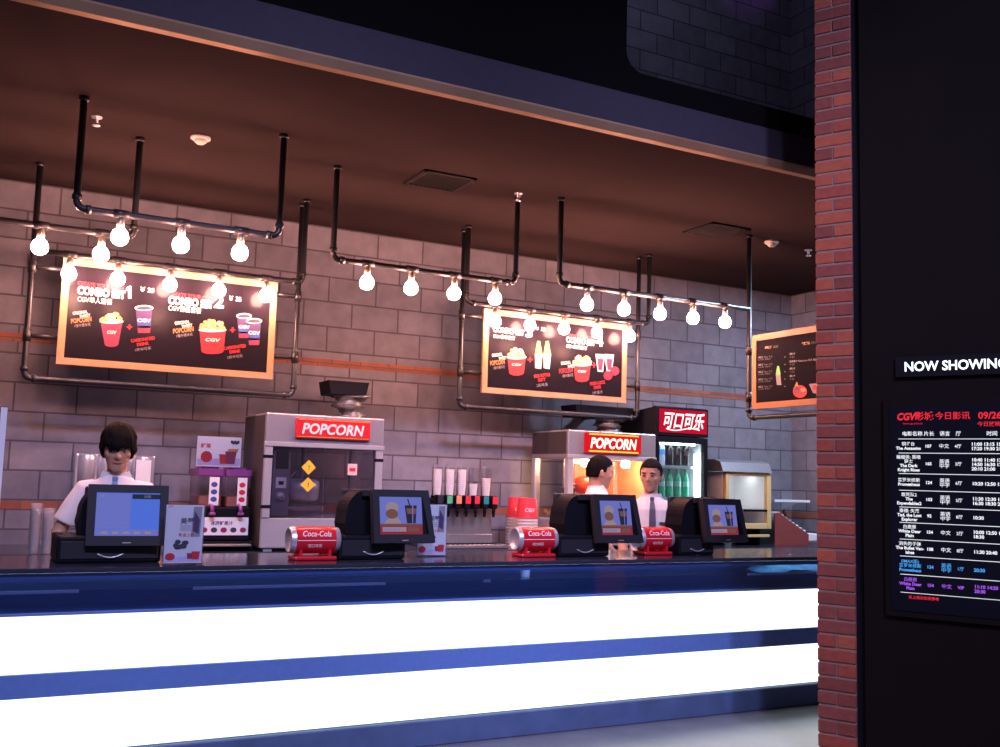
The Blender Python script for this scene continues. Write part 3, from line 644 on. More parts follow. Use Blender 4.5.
        q(SCK, [(.64, .30), (.84, .30), (.88, .78), (.60, .78)], -.001); q(SCK, [(.70, .78), (.73, .78), (.69, .95), (.66, .95)], -.0012); q(SCO, [(.66, .55), (.85, .55), (.87, .7), (.63, .7)], -.0014)
        q(SCL, [(.76, .30), (.78, .30), (.8, .78), (.77, .78)], -.0016)
    mb.build('screen', cd, fix=False)
    return t
YT = 5.22
terminal('cash register with large blue till screen in front of the leftmost staff member', PY(87, 515, YT).x, YT, .372, .295, .085, .10, -.04, (-.015, .27, .36), (-.12, .36), 'till')
terminal('cash register with dessert screen in front of the unlit popcorn machine', PY(372, 515, YT).x, YT, .375, .295, .09, .17, .06, (-.10, .22, .375), (-.17, .22), 'menu', .03)
terminal('cash register with dessert screen directly in front of the lit popcorn machine', PY(594, 515, YT).x, YT, .36, .30, .085, .17, .06, (-.13, .16, .375), (-.23, .14), 'menu', .03)
terminal('cash register with dessert screen in front of the drinks fridge, nearest brick pillar', PY(703, 515, YT).x, YT, .37, .285, .085, .17, .06, (-.07, .12, .37), (-.17, .12), 'menu', .03)

# ------------------------------------------------------------------ big red can dispensers
def can(label, x, y, L=.275, r=.073):
    t = thing('can_shaped_dispenser', label, 'dispenser', (x, y, ZT), 0, 'red can shaped dispensers on the counter')
    zc = .02 + r + .012; MX = Matrix.Translation((0, 0, zc)) @ Matrix.Rotation(PI / 2, 4, 'Y')
    MB().use(REDP).lathe([(r, .028), (r, L - .028)], MX, 40, cap=False).build('can_body', t)
    MB().use(STEEL).lathe([(0, .012), (r * .78, .012), (r * .84, 0), (r * .9, 0), (r * .93, .006), (r, .0279)], MX, 40, cap=False).build('end_cap', t)
    MB().use(STEEL).lathe([(r, L - .0279), (r * .93, L - .006), (r * .9, L), (r * .84, L), (r * .78, L - .012), (0, L - .012)], MX, 40, cap=False).build('end_cap', t)
    mb = MB().use(mat('pale_can_ink', (.85, .72, .72), .4))
    def wrap(u0, s0, rr=r + .0006):
        def f(u, v):
            a = (s0 + v) / r; return Vector((u0 + u, -rr * math.cos(a), zc + rr * math.sin(a)))
        return f
    tmp = MB(); tmp.text('Coca-Cola', .044, wrap(L * .2, .022, r + .0042), shear=.3, bold=.0004, sx=.84); mb.v += tmp.v; mb.f += tmp.f; mb.mi += [0] * len(tmp.f); mb.sm += tmp.sm
    mb.add([wrap(.03, s)(u, 0) for s, u in ((-.0, 0), (-.0, L - .06), (.003, L - .06), (.003, 0))], [(0, 1, 2, 3)])
    tmp = MB(); tmp.text('可口可乐', .02, wrap(L * .32, -.035, r + .0016), bold=.0004); o = len(mb.v); mb.v += tmp.v; mb.f += [[o + i for i in f] for f in tmp.f]; mb.mi += [0] * len(tmp.f); mb.sm += tmp.sm
    mb.build('lettering', t, fix=False)
    mb = MB().use(REDP).box((.02, -.07, .0005), (L - .02, .07, .022), .008); mb.use(REDP)
    for a in (.05, L - .065): mb.prism([(-.055, .02), (.055, .02), (.055, .06), (.04, zc - r * .82), (0, zc - r - .002), (-.04, zc - r * .82), (-.055, .06)], lambda u, v, w: Vector((w, u, v)), a, a + .015)
    mb.build('cradle', t)
    return t
can('red can shaped dispenser lying before the unlit popcorn machine', PY(288, 542, 5.3).x, 5.3)
can('red can shaped dispenser lying below the stacked red popcorn tubs', PY(514, 542, 5.32).x, 5.32)
can('red can shaped dispenser lying in front of the tie wearing staff beside the fridge', PY(636, 540, 5.36).x, 5.36, .265)

# ------------------------------------------------------------------ acrylic poster stands
def poster(label, x, y, w, h, kind, rz=0):
    t = thing('poster_stand', label, 'poster', (x, y, ZT), rz)
    MB().use(CLEAR).box((-.004, -.006, .001), (w + .004, -.002, h + .006)).box((-.004, .002, .001), (w + .004, .006, h + .006)).box((-.004, -.05, .0005), (w + .004, .06, .0045)).build('acrylic_holder', t)
    mb = MB().use(PAPER).box((0, -.0018, .008), (w, .0018, h))
    P = lambda u, v, l=1: Vector((u * w, -.0018 - .0004 * l, .008 + v * (h - .008)))
    q = lambda m, pts, l=1: mb.use(m).poly([P(a, b, l) for a, b in pts])
    r = random.Random(4)
    q(INKG, [(.68, .45), (.92, .45), (.95, .97), (.72, .97)]); q(INKP, [(.72, .55), (.88, .5), (.9, .75), (.75, .9)], 2)
    mb.use(INKK).text('美莓', .034, lambda u, v: P(.38 + u / w, .68 + v / h, 2), bold=.0006)
    for k in range(3): q(INKG, [(.38, .63 - .035 * k), (.68, .63 - .035 * k), (.68, .645 - .035 * k), (.38, .645 - .035 * k)], 2)
    mb.use(INKR).text('新品上市', .018, lambda u, v: P(.36 + u / w, .46 + v / h, 2), bold=.0004)
    for k in range(9): q(INKK, ell(.42 + r.uniform(-.14, .16), .31 + r.uniform(-.05, .06), .08, .04, 12), 2 + k % 3)
    q(mat('pale_lilac_ink', (.45, .4, .65), .6), [(0, .02), (1, .02), (1, .13), (0, .09)], 2)
    q(INKR, ell(.16, .11, .13, .065, 16), 3); q(INKM, [(.62, .07), (.78, .07), (.8, .17), (.6, .17)], 3); q(INKR, [(.74, .06), (.92, .06), (.95, .2), (.72, .2)], 4)
    mb.use(INKM).text('蓝莓', .012, lambda u, v: P(.04 + u / w, .955 + v / h, 2))
    mb.build('poster_sheet', t, fix=False); return t
poster('white blueberry drink poster beside the blue screen register', PY(163, 566, 5.1).x, 5.10, .18, .29, 'a')
poster('white blueberry drink poster behind the second register, near soda taps', PY(418, 530, 5.42).x, 5.42, .18, .30, 'b')
t = thing('acrylic_panel', 'clear acrylic sign panel cut by the left edge of the photo', 'sign panel', (-.25, 5.35, ZT))
MB().use(CLEAR).box((0, -.004, .001), (.42, .004, .74)).build('panel', t); MB().use(PAPER).box((.39, -.0046, .24), (.418, -.0042, .735)).build('paper_edge', t); MB().use(STEEL).box((.0, -.05, .0003), (.42, .05, .006), .002, 1).build('foot', t)

# ------------------------------------------------------------------ cups on the back counter
def nested(name, mbf, x, y, z0, n, pitch, label, cat, group, tint=None):
    t = thing(name, label, cat, (x, y, z0), 0, group); mbf(t)
    for i in range(1, n): dup(t, (x, y, z0 + pitch * i))
PCUP = smoked('thin_plastic_cup', (.92, .92, .95), (.62, .58, .64), .30, .15)
def clear_cup(t):
    MB().use(PCUP).lathe([(.024, .0), (.033, .085)], seg=24, cap=False).lathe([(0, .0), (.024, .0)], seg=24, cap=False).build('cup_wall', t)
    MB().use(PCUP).lathe([(.033, .083), (.0365, .085), (.0365, .089), (.033, .09), (.032, .086)], seg=24, cap=False).build('rim', t)
def cuppos(px, py, Y): p = PY(px, py, Y); return p.x
nested('plastic_cup', clear_cup, cuppos(35, 530, 6.82), 6.82, ZB, 15, .0152, 'clear plastic cup nested in the taller stack at the left end of the back counter', 'cup', 'clear cups in the taller stack')
nested('plastic_cup', clear_cup, cuppos(48, 530, 6.82), 6.82, ZB, 13, .0152, 'clear plastic cup nested in the shorter stack, nearer the blue till screen', 'cup', 'clear cups in the shorter stack')
TUBW = mat('tub_white', (.62, .5, .48), .6); TUBR = mat('tub_red', (.62, .03, .05), .45)
def red_tub(t):
    MB().use(TUBR).lathe([(.066, .0), (.086, .148)], seg=32, cap=False).lathe([(0, .004), (.066, .004)], seg=32, cap=False).build('tub_wall', t)
    MB().use(TUBW).lathe([(.086, .146), (.090, .150), (.086, .154), (.084, .15)], seg=32, cap=False).build('rim', t)
    mb = MB().use(INKW)
    def f(u, v):
        a = u / .078; return Vector((.0785 * math.sin(a), -.0785 * math.cos(a), v)) 
    mb.text('CGV', .034, lambda u, v: f(u - .035, .078 + v), bold=.0008, shear=.2); mb.build('print', t, fix=False)
def up_tub(t):   # upside down tub of the stack: pale inside lip down
    MB().use(TUBW).lathe([(.086, .0), (.083, .018)], seg=32, cap=False).lathe([(.089, 0), (.089, .005), (.086, .007)], seg=32, cap=False).build('tub_wall', t)
tx = cuppos(527, 510, 6.9)
def tub_stack(x, y, n, lab, grp, ltop):
    # the tubs stand mouth down, so a stack shows a column of pale lips under one red body
    t = thing('popcorn_tub', lab, 'popcorn tub', (x, y, ZB), 0, grp)
    MB().use(TUBW).lathe([(.086, .0), (.084, .022), (.066, .15)], seg=32, cap=False).build('tub_wall', t)
    MB().use(TUBW).lathe([(.086, 0), (.0905, .001), (.0905, .006), (.086, .008)], seg=32, cap=False).build('rim', t)
    for i in range(1, n): dup(t, (x, y, ZB + .0235 * i))
    t = thing('popcorn_tub', ltop, 'popcorn tub', (x, y, ZB + .0235 * n), 0, 'red popcorn tubs topping the stacks')
    MB().use(TUBR).lathe([(.0865, .0), (.070, .155)], seg=32, cap=False).lathe([(0, .154), (.070, .155)], seg=32, cap=False).build('tub_wall', t)
    MB().use(TUBR).lathe([(.0865, 0), (.0905, .001), (.0905, .006), (.0865, .008)], seg=32, cap=False).build('rim', t)
    mb = MB().use(INKW)
    def f(u, v):
        r = .0890 - v * .1065; a = u / .08; return Vector((r * math.sin(a), -r * math.cos(a), v))
    mb.text('CGV', .04, lambda u, v: f(u - .06, .05 + v), bold=.0008, shear=.2); mb.build('lettering', t, fix=False)
tub_stack(cuppos(527, 510, 6.85), 6.85, 10, 'white rimmed tub nested below the front red popcorn tub', 'tubs in the front stack', 'bright red popcorn tub topping the front stack of tubs')
tub_stack(cuppos(517, 510, 7.1), 7.1, 10, 'white rimmed tub nested below the rear red popcorn tub', 'tubs in the rear stack', 'bright red popcorn tub topping the rear, slightly taller stack')

# ------------------------------------------------------------------ soda fountain
sf = thing('soda_fountain', 'soda fountain with a row of coloured taps and steel splash panel', 'drink dispenser', (PY(434, 500, 6.95).x, 6.95, ZB))
W = .56
MB().use(DSTEEL).box((0, .12, .10), (W, .5, .34), .006, 1).box((.0, .1, 0), (W, .5, .1), .006, 1).build('cabinet', sf)
MB().use(mat('splash_steel', (.30, .27, .28), .4, .6)).box((.02, .112, .10), (W - .02, .119, .33)).build('splash_panel', sf)
mb = MB().use(DSTEEL).box((0, -.08, 0), (W + .05, .1, .03), .005, 1); mb.use(BLACK)
for i in range(14): mb.box((.02 + i * .04, -.07, .03), (.03 + i * .04, .09, .034))
mb.build('drip_tray', sf)
MB().use(BLACK).box((0, .02, .335), (W, .42, .37), .005, 1).build('tap_bar', sf)
cols = [('black_tap', (.02, .02, .03)), ('green_tap', (.08, .4, .2)), ('orange_tap', (.7, .25, .12)), ('red_tap', (.65, .03, .05)), ('red_tap', (.65, .03, .05)), ('teal_tap', (.03, .22, .25)), ('red_tap', (.65, .03, .05))]
for i, (n, c) in enumerate(cols):
    x = .045 + i * .078
    tp = MB().use(BLACK).box((x - .024, -.02, .30), (x + .024, .06, .40), .008).tube([(x, .0, .30), (x, .005, .265)], .014, 12).box((x - .012, .0, .235), (x + .012, .008, .30), .003, 1).build('tap', sf)
    MB().use(mat(n, c, .35)).box((x - .022, -.0235, .335), (x + .022, -.0195, .395), .002, 1).build('tap_badge', tp)
TUBEM = glass('smoky_tube', (.93, .92, .94), .05)
WCUP = mat('white_paper_cup', (.88, .80, .78), .6, var=.03)
def paper_cup(t):
    MB().use(WCUP).lathe([(.026, .0), (.034, .095)], seg=24, cap=False).lathe([(0, .0), (.026, .0)], seg=24, cap=False).build('cup_wall', t)
    MB().use(WCUP).lathe([(.034, .092), (.0375, .094), (.034, .098), (.032, .095)], seg=24, cap=False).build('rim', t)
for i, (px, n, lab) in enumerate(((437, 9, 'leftmost'), (449.5, 9, 'second'), (461.5, 9, 'third'), (473, 2, 'fourth, nearly empty'), (486, 5, 'rightmost, half filled'))):
    x = cuppos(px, 487, 7.13); y = 7.13; z = ZB + .372
    t = thing('cup_tube', 'upright cup tube over the soda taps, %s of five' % lab, 'cup dispenser', (x, y, z), 0, 'cup tubes on the soda fountain')
    MB().use(TUBEM).lathe([(.041, .0), (.041, .24)], seg=24, cap=False).build('tube', t); MB().use(BLACK).lathe([(.0415, 0), (.0455, 0), (.0455, .02), (.0415, .02)], seg=24, cap=False).build('collar', t)
    MB().use(DSTEEL).box((-.018, .040, -.0), (.018, .05, .26), .002, 1).build('back_rail', t)
    nested('paper_cup', paper_cup, x, y, z + .003, n, .0155, 'white paper cup nested in the %s cup tube over the soda taps' % lab.split(',')[0], 'cup', 'paper cups in the %s cup tube' % lab.split(',')[0])

# ------------------------------------------------------------------ juice dispenser with fruit sign
jd = thing('juice_dispenser', 'twin tank juice dispenser with purple lids under a fruit sign', 'drink dispenser', (PY(196, 500, 6.9).x, 6.9, ZB))
PURP = mat('purple_plastic', (.17, .04, .2), .35)
MB().use(BLACK).box((0, 0, 0), (.40, .42, .06), .008).box((0.02, .03, .06), (.38, .42, .29), .012).build('cabinet', jd)
mb = MB().use(PAPER).box((.035, .024, .10), (.365, .03, .22)); mb.use(INKP).text('冰凉鲜果汁', .03, lambda u, v: Vector((.11 + u, .0235, .17 + v)), bold=.0008)
for k in range(5): mb.use(INKK if k % 2 else INKM).poly([(.07 + .065 * k + .022 * math.cos(2 * PI * j / 14), .0233, .135 + .018 * math.sin(2 * PI * j / 14)) for j in range(14)])
mb.build('front_label', jd, fix=False)
MB().use(DSTEEL).box((.03, -.07, .03), (.37, .02, .045), .004, 1).build('drip_tray', jd)
for i, (c, lb) in enumerate(((INKB, 'blue'), (INKR, 'red'))):
    x = .105 + .19 * i
    tk = MB().use(glass('tank_plastic', (.82, .74, .78), .1)).prism(rrect(x - .085, .06, x + .085, .36, .03), lambda u, v, w: Vector((u, v, w)), .292, .50).build('tank', jd)
    mb = MB().use(PAPER).box((x - .01, .053, .30), (x + .055, .058, .49)); mb.use(c)
    for k in range(3): mb.poly([(x + .022 + .022 * math.cos(2 * PI * j / 12) , .0525, .34 + .05 * k + .018 * math.sin(2 * PI * j / 12)) for j in range(12)])
    mb.build('tank_label', tk, fix=False)
    MB().use(mat('peach_juice', (.5, .22, .15) if i == 0 else (.4, .1, .12), .4)).prism(rrect(x - .08, .066, x + .08, .354, .03), lambda u, v, w: Vector((u, v, w)), .294, .36).build('juice', tk)
    MB().use(PURP).prism(rrect(x - .094, .05, x + .094, .37, .03), lambda u, v, w: Vector((u, v, w)), .501, .545).prism(rrect(x - .06, .09, x + .06, .32, .03), lambda u, v, w: Vector((u, v, w)), .545, .56).build('lid', jd)
    MB().use(PURP).tube([(x, .03, .30), (x, -.02, .29), (x, -.03, .25)], .014, 10).box((x - .02, -.045, .235), (x + .02, -.015, .255), .004, 1).build('tap', jd)
fs = thing('fruit_sign', 'small white sign with red fruit drink picture standing on the purple lids', 'sign', (PY(196.5, 455, 6.98).x, 6.98, ZB + .5612))
w, h = .30, .205
mb = MB().use(PAPER).box((0, -.003, .0), (w, .003, h)); P = lambda u, v, l=1: Vector((u * w, -.003 - .0004 * l, v * h)); q = lambda m, pts, l=1: mb.use(m).poly([P(a, b, l) for a, b in pts])
q(mat('pale_lilac_ink', (.45, .4, .65), .6), [(.02, .04), (.98, .04), (.98, .3), (.02, .25)]); q(INKR, ell(.22, .32, .13, .19, 18), 2); q(INKR, [(.53, .1), (.68, .1), (.7, .42), (.5, .42)], 2); q(INKM, [(.66, .1), (.86, .1), (.9, .52), (.64, .52)], 3)
q(INKO, [(.68, .5), (.92, .5), (.94, .62), (.7, .6)], 3)
for k in range(5): q(INKK, ell(.78 + .035 * k, .84 - .03 * (k % 2), .035, .06, 10), 2)
mb.use(INKR).text('鲜果', .035, lambda u, v: P(.08 + u / w, .62 + v / h, 2), bold=.0008)
mb.build('sign_sheet', fs, fix=False); MB().use(CLEAR).box((-.006, -.008, -.0), (w + .006, -.0052, h + .005)).box((-.006, .004, 0), (w + .006, .007, h + .005)).build('acrylic_holder', fs)

# ------------------------------------------------------------------ steel dispenser behind the left staff member
sd = thing('steel_cup_dispenser', 'shiny steel dispenser box on the wall behind the leftmost staff', 'dispenser', (PY(76, 470, 7.3).x, 7.3, 1.27))
W = PY(157, 470, 7.3).x - PY(76, 470, 7.3).x
BSTEEL = mat('polished_steel', (.70, .69, .74), .22, .6, var=.05)
MB().use(BSTEEL).box((0, .1, 0), (W, .299, .25), .01).build('cabinet', sd)
for k in range(4):
    cx = W * (.14 + .235 * k); MB().use(BSTEEL).lathe([(.055, 0), (.055, .235), (.05, .245)], Matrix.Translation((cx, .09, .002)), 24).build('cup_barrel', sd)
MB().use(WHITEP).box((W * .74, .026, .05), (W * .93, .033, .22)).build('notice_card', sd)

# ------------------------------------------------------------------ popcorn machines
def popcorn_machine(label, x, y, lit):
    W, Dp, H = .86, .58, .94
    t = thing('popcorn_machine', label, 'popcorn machine', (x, y, ZB), 0, 'popcorn machines on the back counter')
    z1, z2 = .225, .715
    MB().use(STEEL).box((0, .01, .02), (W, Dp, z1), .006, 1).build('base_cabinet', t)
    for a in (.03, W - .09):
        for b in (.03, Dp - .09): MB().use(STEEL).box((a, b, 0), (a + .06, b + .06, .021)).build('foot', t)
    for a in (0, W - .055):
        for b in (0, Dp - .055):
            MB().use(STEEL).box((a, b, z1), (a + .055, b + .055, z2), .004, 1).build('post', t)
    if not lit:
        for a in (-.004, W - .059):
            for zz in (.63, .29):
                MB().use(BLACK).box((a, -.004, zz), (a + .063, .03, zz + .022), .003, 1).build('hinge', t)
    HD = mat('header_steel', (.36, .35, .40), .35, .6, var=.06)
    GL = GLASS if lit else smoked('darkened_machine_glass', (.84, .80, .88), (.05, .045, .06), .12)  # door tint that darkens the view into this machine
    MB().use(HD).box((0, 0, z2), (W, Dp, H), .008).build('header', t)
    MB().use(STEEL).box((-.006, -.008, z2 - .004), (W + .006, .02, z2 + .03), .004, 1).build('header_trim', t)
    MB().use(GL).box((.055, .012, z1), (W / 2 - .003, .018, z2)).box((W / 2 + .003, .012, z1), (W - .055, .018, z2)).build('glass_door', t)
    MB().use(GLASS).box((.012, .055, z1), (.018, Dp - .055, z2)).build('side_glass', t)
    if lit: MB().use(mat('machine_side_enamel', (.72, .22, .13), .4)).box((W - .018, .055, z1), (W - .004, Dp - .03, z2)).build('side_panel', t)
    else: MB().use(GLASS).box((W - .018, .055, z1), (W - .012, Dp - .055, z2)).build('side_glass', t)
    MB().use(mat('dark_side_sheet', (.035, .028, .032), .5)).box((-.005, .03, (z2 + .035) if lit else .03), (-.0005, Dp - .01, H - .012), .002, 1).build('side_cover', t)
    MB().use(STEEL if lit else GLASS).box((.30 if lit else .055, Dp - .03, z1), (W - .055, Dp - .02, z2)).build('back_panel', t)
    # sign
    sl, sr, sb, st = (.20, .745, .775, .915) if not lit else (.145, .69, .765, .925)
    if lit:
        b = MB().use(emis('lit_sign_red', (.85, .012, .02), .9)).box((sl, -.03, sb), (sr, -.001, st), .004, 1)
        b.use(emis('lit_sign_yellow', (1, .55, .06), 1.4)).box((sl + .03, -.032, sb + .006), (sr - .03, -.0301, sb + .018)).box((sl + .03, -.032, st - .018), (sr - .03, -.0301, st - .006)); lm = emis('lit_sign_white', (1, .86, .70), 2.0)
    else:
        b = MB().use(mat('sign_red', (.5, .012, .02), .35)).box((sl, -.03, sb), (sr, -.001, st), .006)
        b.use(mat('sign_gold', (.6, .4, .1), .4, .5)).box((sl + .012, -.032, sb + .008), (sr - .012, -.0301, sb + .013)).box((sl + .012, -.032, st - .013), (sr - .012, -.0301, st - .008)); lm = mat('sign_letter_white', (.72, .66, .64), .5, var=.02)
    sg = b.build('sign', t)
    tmp = MB(); tmp.text('POPCORN', 1, lambda u, v: Vector((u, v, 0)), bold=.03, shear=.2); w = max(v.x for v in tmp.v); hh = max(v.y for v in tmp.v)
    sw, sh = (sr - sl) * .84, (st - sb) * .52
    mb = MB().use(lm); mb.add([Vector((sl + (sr - sl) * .07 + v.x / w * sw, -.0335, sb + (st - sb) * .24 + v.y / hh * sh)) for v in tmp.v], tmp.f); mb.build('lettering', sg, fix=False)
    # kettle, hung from the header
    kx = .40 if lit else .36; kz = .50 if lit else .42
    KM = mat('red_kettle', (.5, .05, .03), .25, .4) if lit else STEEL
    mb = MB().use(KM).lathe([(0, -.09), (.08, -.088), (.118, -.07), (.125, 0), (.125, .055), (.09, .072), (0, .078)], Matrix.Translation((kx, .30, kz)), 28, cap=False); mb.use(DSTEEL).tube([(kx, .3, kz + .075), (kx, .3, z2 + .01)], .014, 10).tube([(kx - .2, .3, kz + .02), (kx - .12, .3, kz)], .012, 10); mb.build('kettle', t)
    if not lit:
        mb = MB().use(DSTEEL).box((.075, .06, z1 + .01), (.20, .30, z2 - .01), .006, 1); mb.use(BLACK).box((.095, .054, .56), (.185, .061, .68), .004, 1); mb.use(WHITEP).box((.10, .054, .425), (.175, .061, .50), .003, 1); mb.use(BLACK).box((.12, .052, .45), (.155, .0545, .475)); mb.use(STEEL).lathe([(.03, 0), (.03, .015), (0, .018)], Matrix.Translation((.137, .06, .37)) @ Matrix.Rotation(PI / 2, 4, 'X'), 20, cap=False); mb.build('control_box', t)
        YEL = mat('warning_yellow', (.75, .5, .03), .5)
        for cz_ in (.575, .455):
            mb = MB().use(YEL).add([(.315 + a * .052, .0095, cz_ + b_ * .052) for a, b_ in ((0, 1), (-1, 0), (0, -1), (1, 0))], [(0, 1, 2, 3)]); mb.use(INKK).text('!', .045, lambda u, v: Vector((.315 - .004 + u, .009, cz_ - .016 + v)), bold=.001); mb.build('warning_sticker', t, fix=False)
        mb = MB().use(mat('pink_sticker', (.7, .45, .45), .5)).add([(.60, .0095, .53), (.67, .0095, .53), (.67, .0095, .61), (.60, .0095, .61)], [(0, 1, 2, 3)]); mb.use(INKR).add([(.612, .009, .555), (.658, .009, .555), (.658, .009, .58), (.612, .009, .58)], [(0, 1, 2, 3)]); mb.build('notice_sticker', t, fix=False)
        MB().use(DSTEEL).box((.22, .2, .27), (.50, .5, .30), .004, 1).tube([(.20, .28, .43), (.36, .28, .60)], .008, 8).build('kettle_arm', t)
    else:
        # heap of popcorn and warm lamps
        r = random.Random(9); mb = MB()
        for i in range(420):
            a = r.uniform(.08, W - .08); b_ = r.uniform(.05, Dp - .08); hgt = .10 * (1 - abs(a / W - .62) * 1.1)
            mb.use(CREAM if r.random() < .75 else CREAM2).sphere((a, b_, z1 + .012 + r.random() * max(hgt, .02)), r.uniform(.012, .018), sub=1)
        o = mb.build('popcorn_heap', t, fix=False); o['kind'] = 'stuff'
        for lx in (.26, .66):
            MB().use(emis('warming_lamp', (1, .52, .25), 360)).lathe([(0, .0), (.03, -.005), (.04, -.03), (.03, -.055), (0, -.06)], Matrix.Translation((lx, .15, z2 - .002)), 16, cap=False).build('warming_lamp', t)
        MB().use(mat('machine_red_panel', (.68, .17, .10), .45)).box((.40, Dp - .045, z1 + .02), (.80, Dp - .031, z2 - .03)).build('red_panel', t)
        MB().use(BLACK).box((.02, .06, .42), (.11, .2, .48), .005, 1).build('side_switch', t)
    return t
popcorn_machine('unlit steel popcorn machine with red sign and yellow warning diamonds', PY(264, 470, 6.78).x, 6.78, False)
popcorn_machine('lit popcorn machine glowing orange inside behind the two right staff', PY(568, 470, 6.78).x, 6.78, True)
def duct(label, px, z_top, px0, px1, Y=7.2):
    c = PY(px, 400, Y); x0 = PY(px0, 390, Y - .1).x; x1 = PY(px1, 390, Y - .1).x
    t = thing('exhaust_duct', label, 'exhaust duct', (c.x, Y, ZB + .9405), 0, 'exhaust ducts over the popcorn machines')
    z0 = z_top - (ZB + .94) - .105
    MB().use(BLACK).prism([(x0 - c.x + .02, z0), (x1 - c.x - .02, z0), (x1 - c.x, z0 + .10), (x0 - c.x, z0 + .10)], lambda u, v, s: Vector((u, s, v)), -.10, .14).tube([(0, .12, z0 + .05), (0, .398, z0 + .05)], .04, 14).build('hood_box', t)
    rings = []; r = random.Random(5)
    n = 22
    for i in range(n + 1):
        z = .012 + (z0 - .012) * i / n; rr = .088 + (.006 if i % 2 else -.004) + .016 * math.sin(i * .6 + 1) + .03 * (i / n)
        rings.append([(rr * math.cos(2 * PI * j / 24 + .3) * (1 + .06 * math.sin(5 * j + i)) + .02 * math.sin(i * .35), rr * math.sin(2 * PI * j / 24 + .3), z + .008 * math.sin(2 * PI * j / 24 * 2 + i)) for j in range(24)])
    MB().use(mat('crinkled_foil', (.12, .11, .105), .4, .6, var=.7, scale=40, bump=.5)).loft(rings).build('flexible_hose', t)
    MB().use(BSTEEL).lathe([(.095, 0), (.095, .03), (.085, .032)], seg=24).build('collar', t)
duct('crumpled foil exhaust duct under black box over the unlit popcorn machine', 350, 2.125, 328.5, 369)
duct('crumpled dark exhaust duct over the lit popcorn machine, below the COMBO SET 4 board', 609, 2.075, 576, 634)

# ------------------------------------------------------------------ drinks fridge
FY = 6.88
fx0 = PY(656, 450, FY).x; fw = PY(708, 450, FY).x - fx0; fh = 2.09; fd = .66
fr = thing('drinks_fridge', 'tall black drinks fridge with red lit sign beside the popcorn machine', 'fridge', (fx0, FY, 0))
w = .022
mb = MB().use(BLACK)
mb.box((0, .05, 0), (w, fd, 1.83)).box((fw - w, .05, 0), (fw, fd, 1.83)).box((w, fd - .03, 0), (fw - w, fd, 1.83)).box((w, .05, 0), (fw - w, fd - .03, .22)).box((0, .05, 1.81), (fw, fd, 1.835)); mb.build('cabinet', fr)
MB().use(mat('fridge_liner', (.62, .66, .7), .4)).box((w + .001, fd - .045, .221), (fw - w - .001, fd - .031, 1.809)).box((w + .001, .06, .221), (w + .008, fd - .045, 1.809)).box((fw - w - .008, .06, .221), (fw - w - .001, fd - .045, 1.809)).build('liner', fr)
mb = MB().use(BLACK).prism([(-.0, 1.84), (fd - .05, 1.84), (fd - .05, 2.03), (.06, 2.08), (.03, 2.09), (0, 2.08)], lambda u, v, s: Vector((s, u + .0, v)), 0, fw); hd = mb.build('sign_box', fr)
MB().use(emis('fridge_sign_red', (.55, .006, .03), 1.0)).box((.03, -.006, 1.865), (fw - .02, -.0005, 2.065)).build('sign_face', hd)
FW_ = emis('fridge_sign_white', (1, .9, .92), 1.6)
mb = MB().use(FW_)
tmp = MB(); tmp.text('可口可乐', 1, lambda u, v: Vector((u, v, 0)), bold=.022, shear=.3); ww = max(v.x for v in tmp.v); v0 = min(v.y for v in tmp.v); v1 = max(v.y for v in tmp.v)
mb.add([Vector((.055 + v.x / ww * (fw - .10), -.0075, 1.90 + (v.y - v0) / (v1 - v0) * .145)) for v in tmp.v], tmp.f)
mb.prism([(.10 + (fw - .2) * i / 12, 1.893 - .012 * math.sin(PI * 2 * i / 12)) for i in range(13)] + [(.10 + (fw - .2) * i / 12, 1.902 - .012 * math.sin(PI * 2 * i / 12)) for i in range(12, -1, -1)], lambda u, v, s: Vector((u, s, v)), -.0075, -.0068)
mb.build('sign_lettering', hd, fix=False)
mb = MB().use(BLACK)
for a in ((0, .24, .04, 1.83), (fw - .04, .24, fw, 1.83), (.04, 1.78, fw - .04, 1.83), (.04, .24, fw - .04, .30)): mb.box((a[0], .0, a[1]), (a[2], .045, a[3]), .004, 1)
dr = mb.build('door', fr); MB().use(GLASS).box((.04, .02, .30), (fw - .04, .026, 1.78)).build('door_glass', dr)
MB().use(DARKP).tube([(.02, -.005, 1.0), (.02, -.035, 1.03), (.02, -.035, 1.3), (.02, -.005, 1.33)], .008, 8).build('handle', dr)
MB().use(emis('fridge_tube_light', (.72, .95, 1), 16)).box((fw - .075, .07, .35), (fw - .045, .10, 1.70), .01).build('tube_light', fr)
MB().use(emis('fridge_tube_light', (.72, .95, 1), 16)).box((.05, .07, 1.765), (fw - .08, .09, 1.785), .004, 1).build('tube_light', fr)
SHZ = (.50, .90, 1.30, 1.575)
for i, z in enumerate(SHZ):
    mb = MB().use(mat('white_wire', (.6, .63, .66), .4, .4)); mb.box((w + .01, .10, z), (fw - w - .01, fd - .05, z + .006))
    mb.box((w + .01, .095, z - .014), (fw - w - .01, .1, z + .012)); sh = mb.build('shelf', fr)
    mb = MB().use(mat('price_strip', (.65, .60, .2) if i == 1 else (.25, .35, .4), .5)).box((w + .012, .09, z - .012), (fw - w - .1, .0945, z + .010)); mb.build('price_strip', sh)
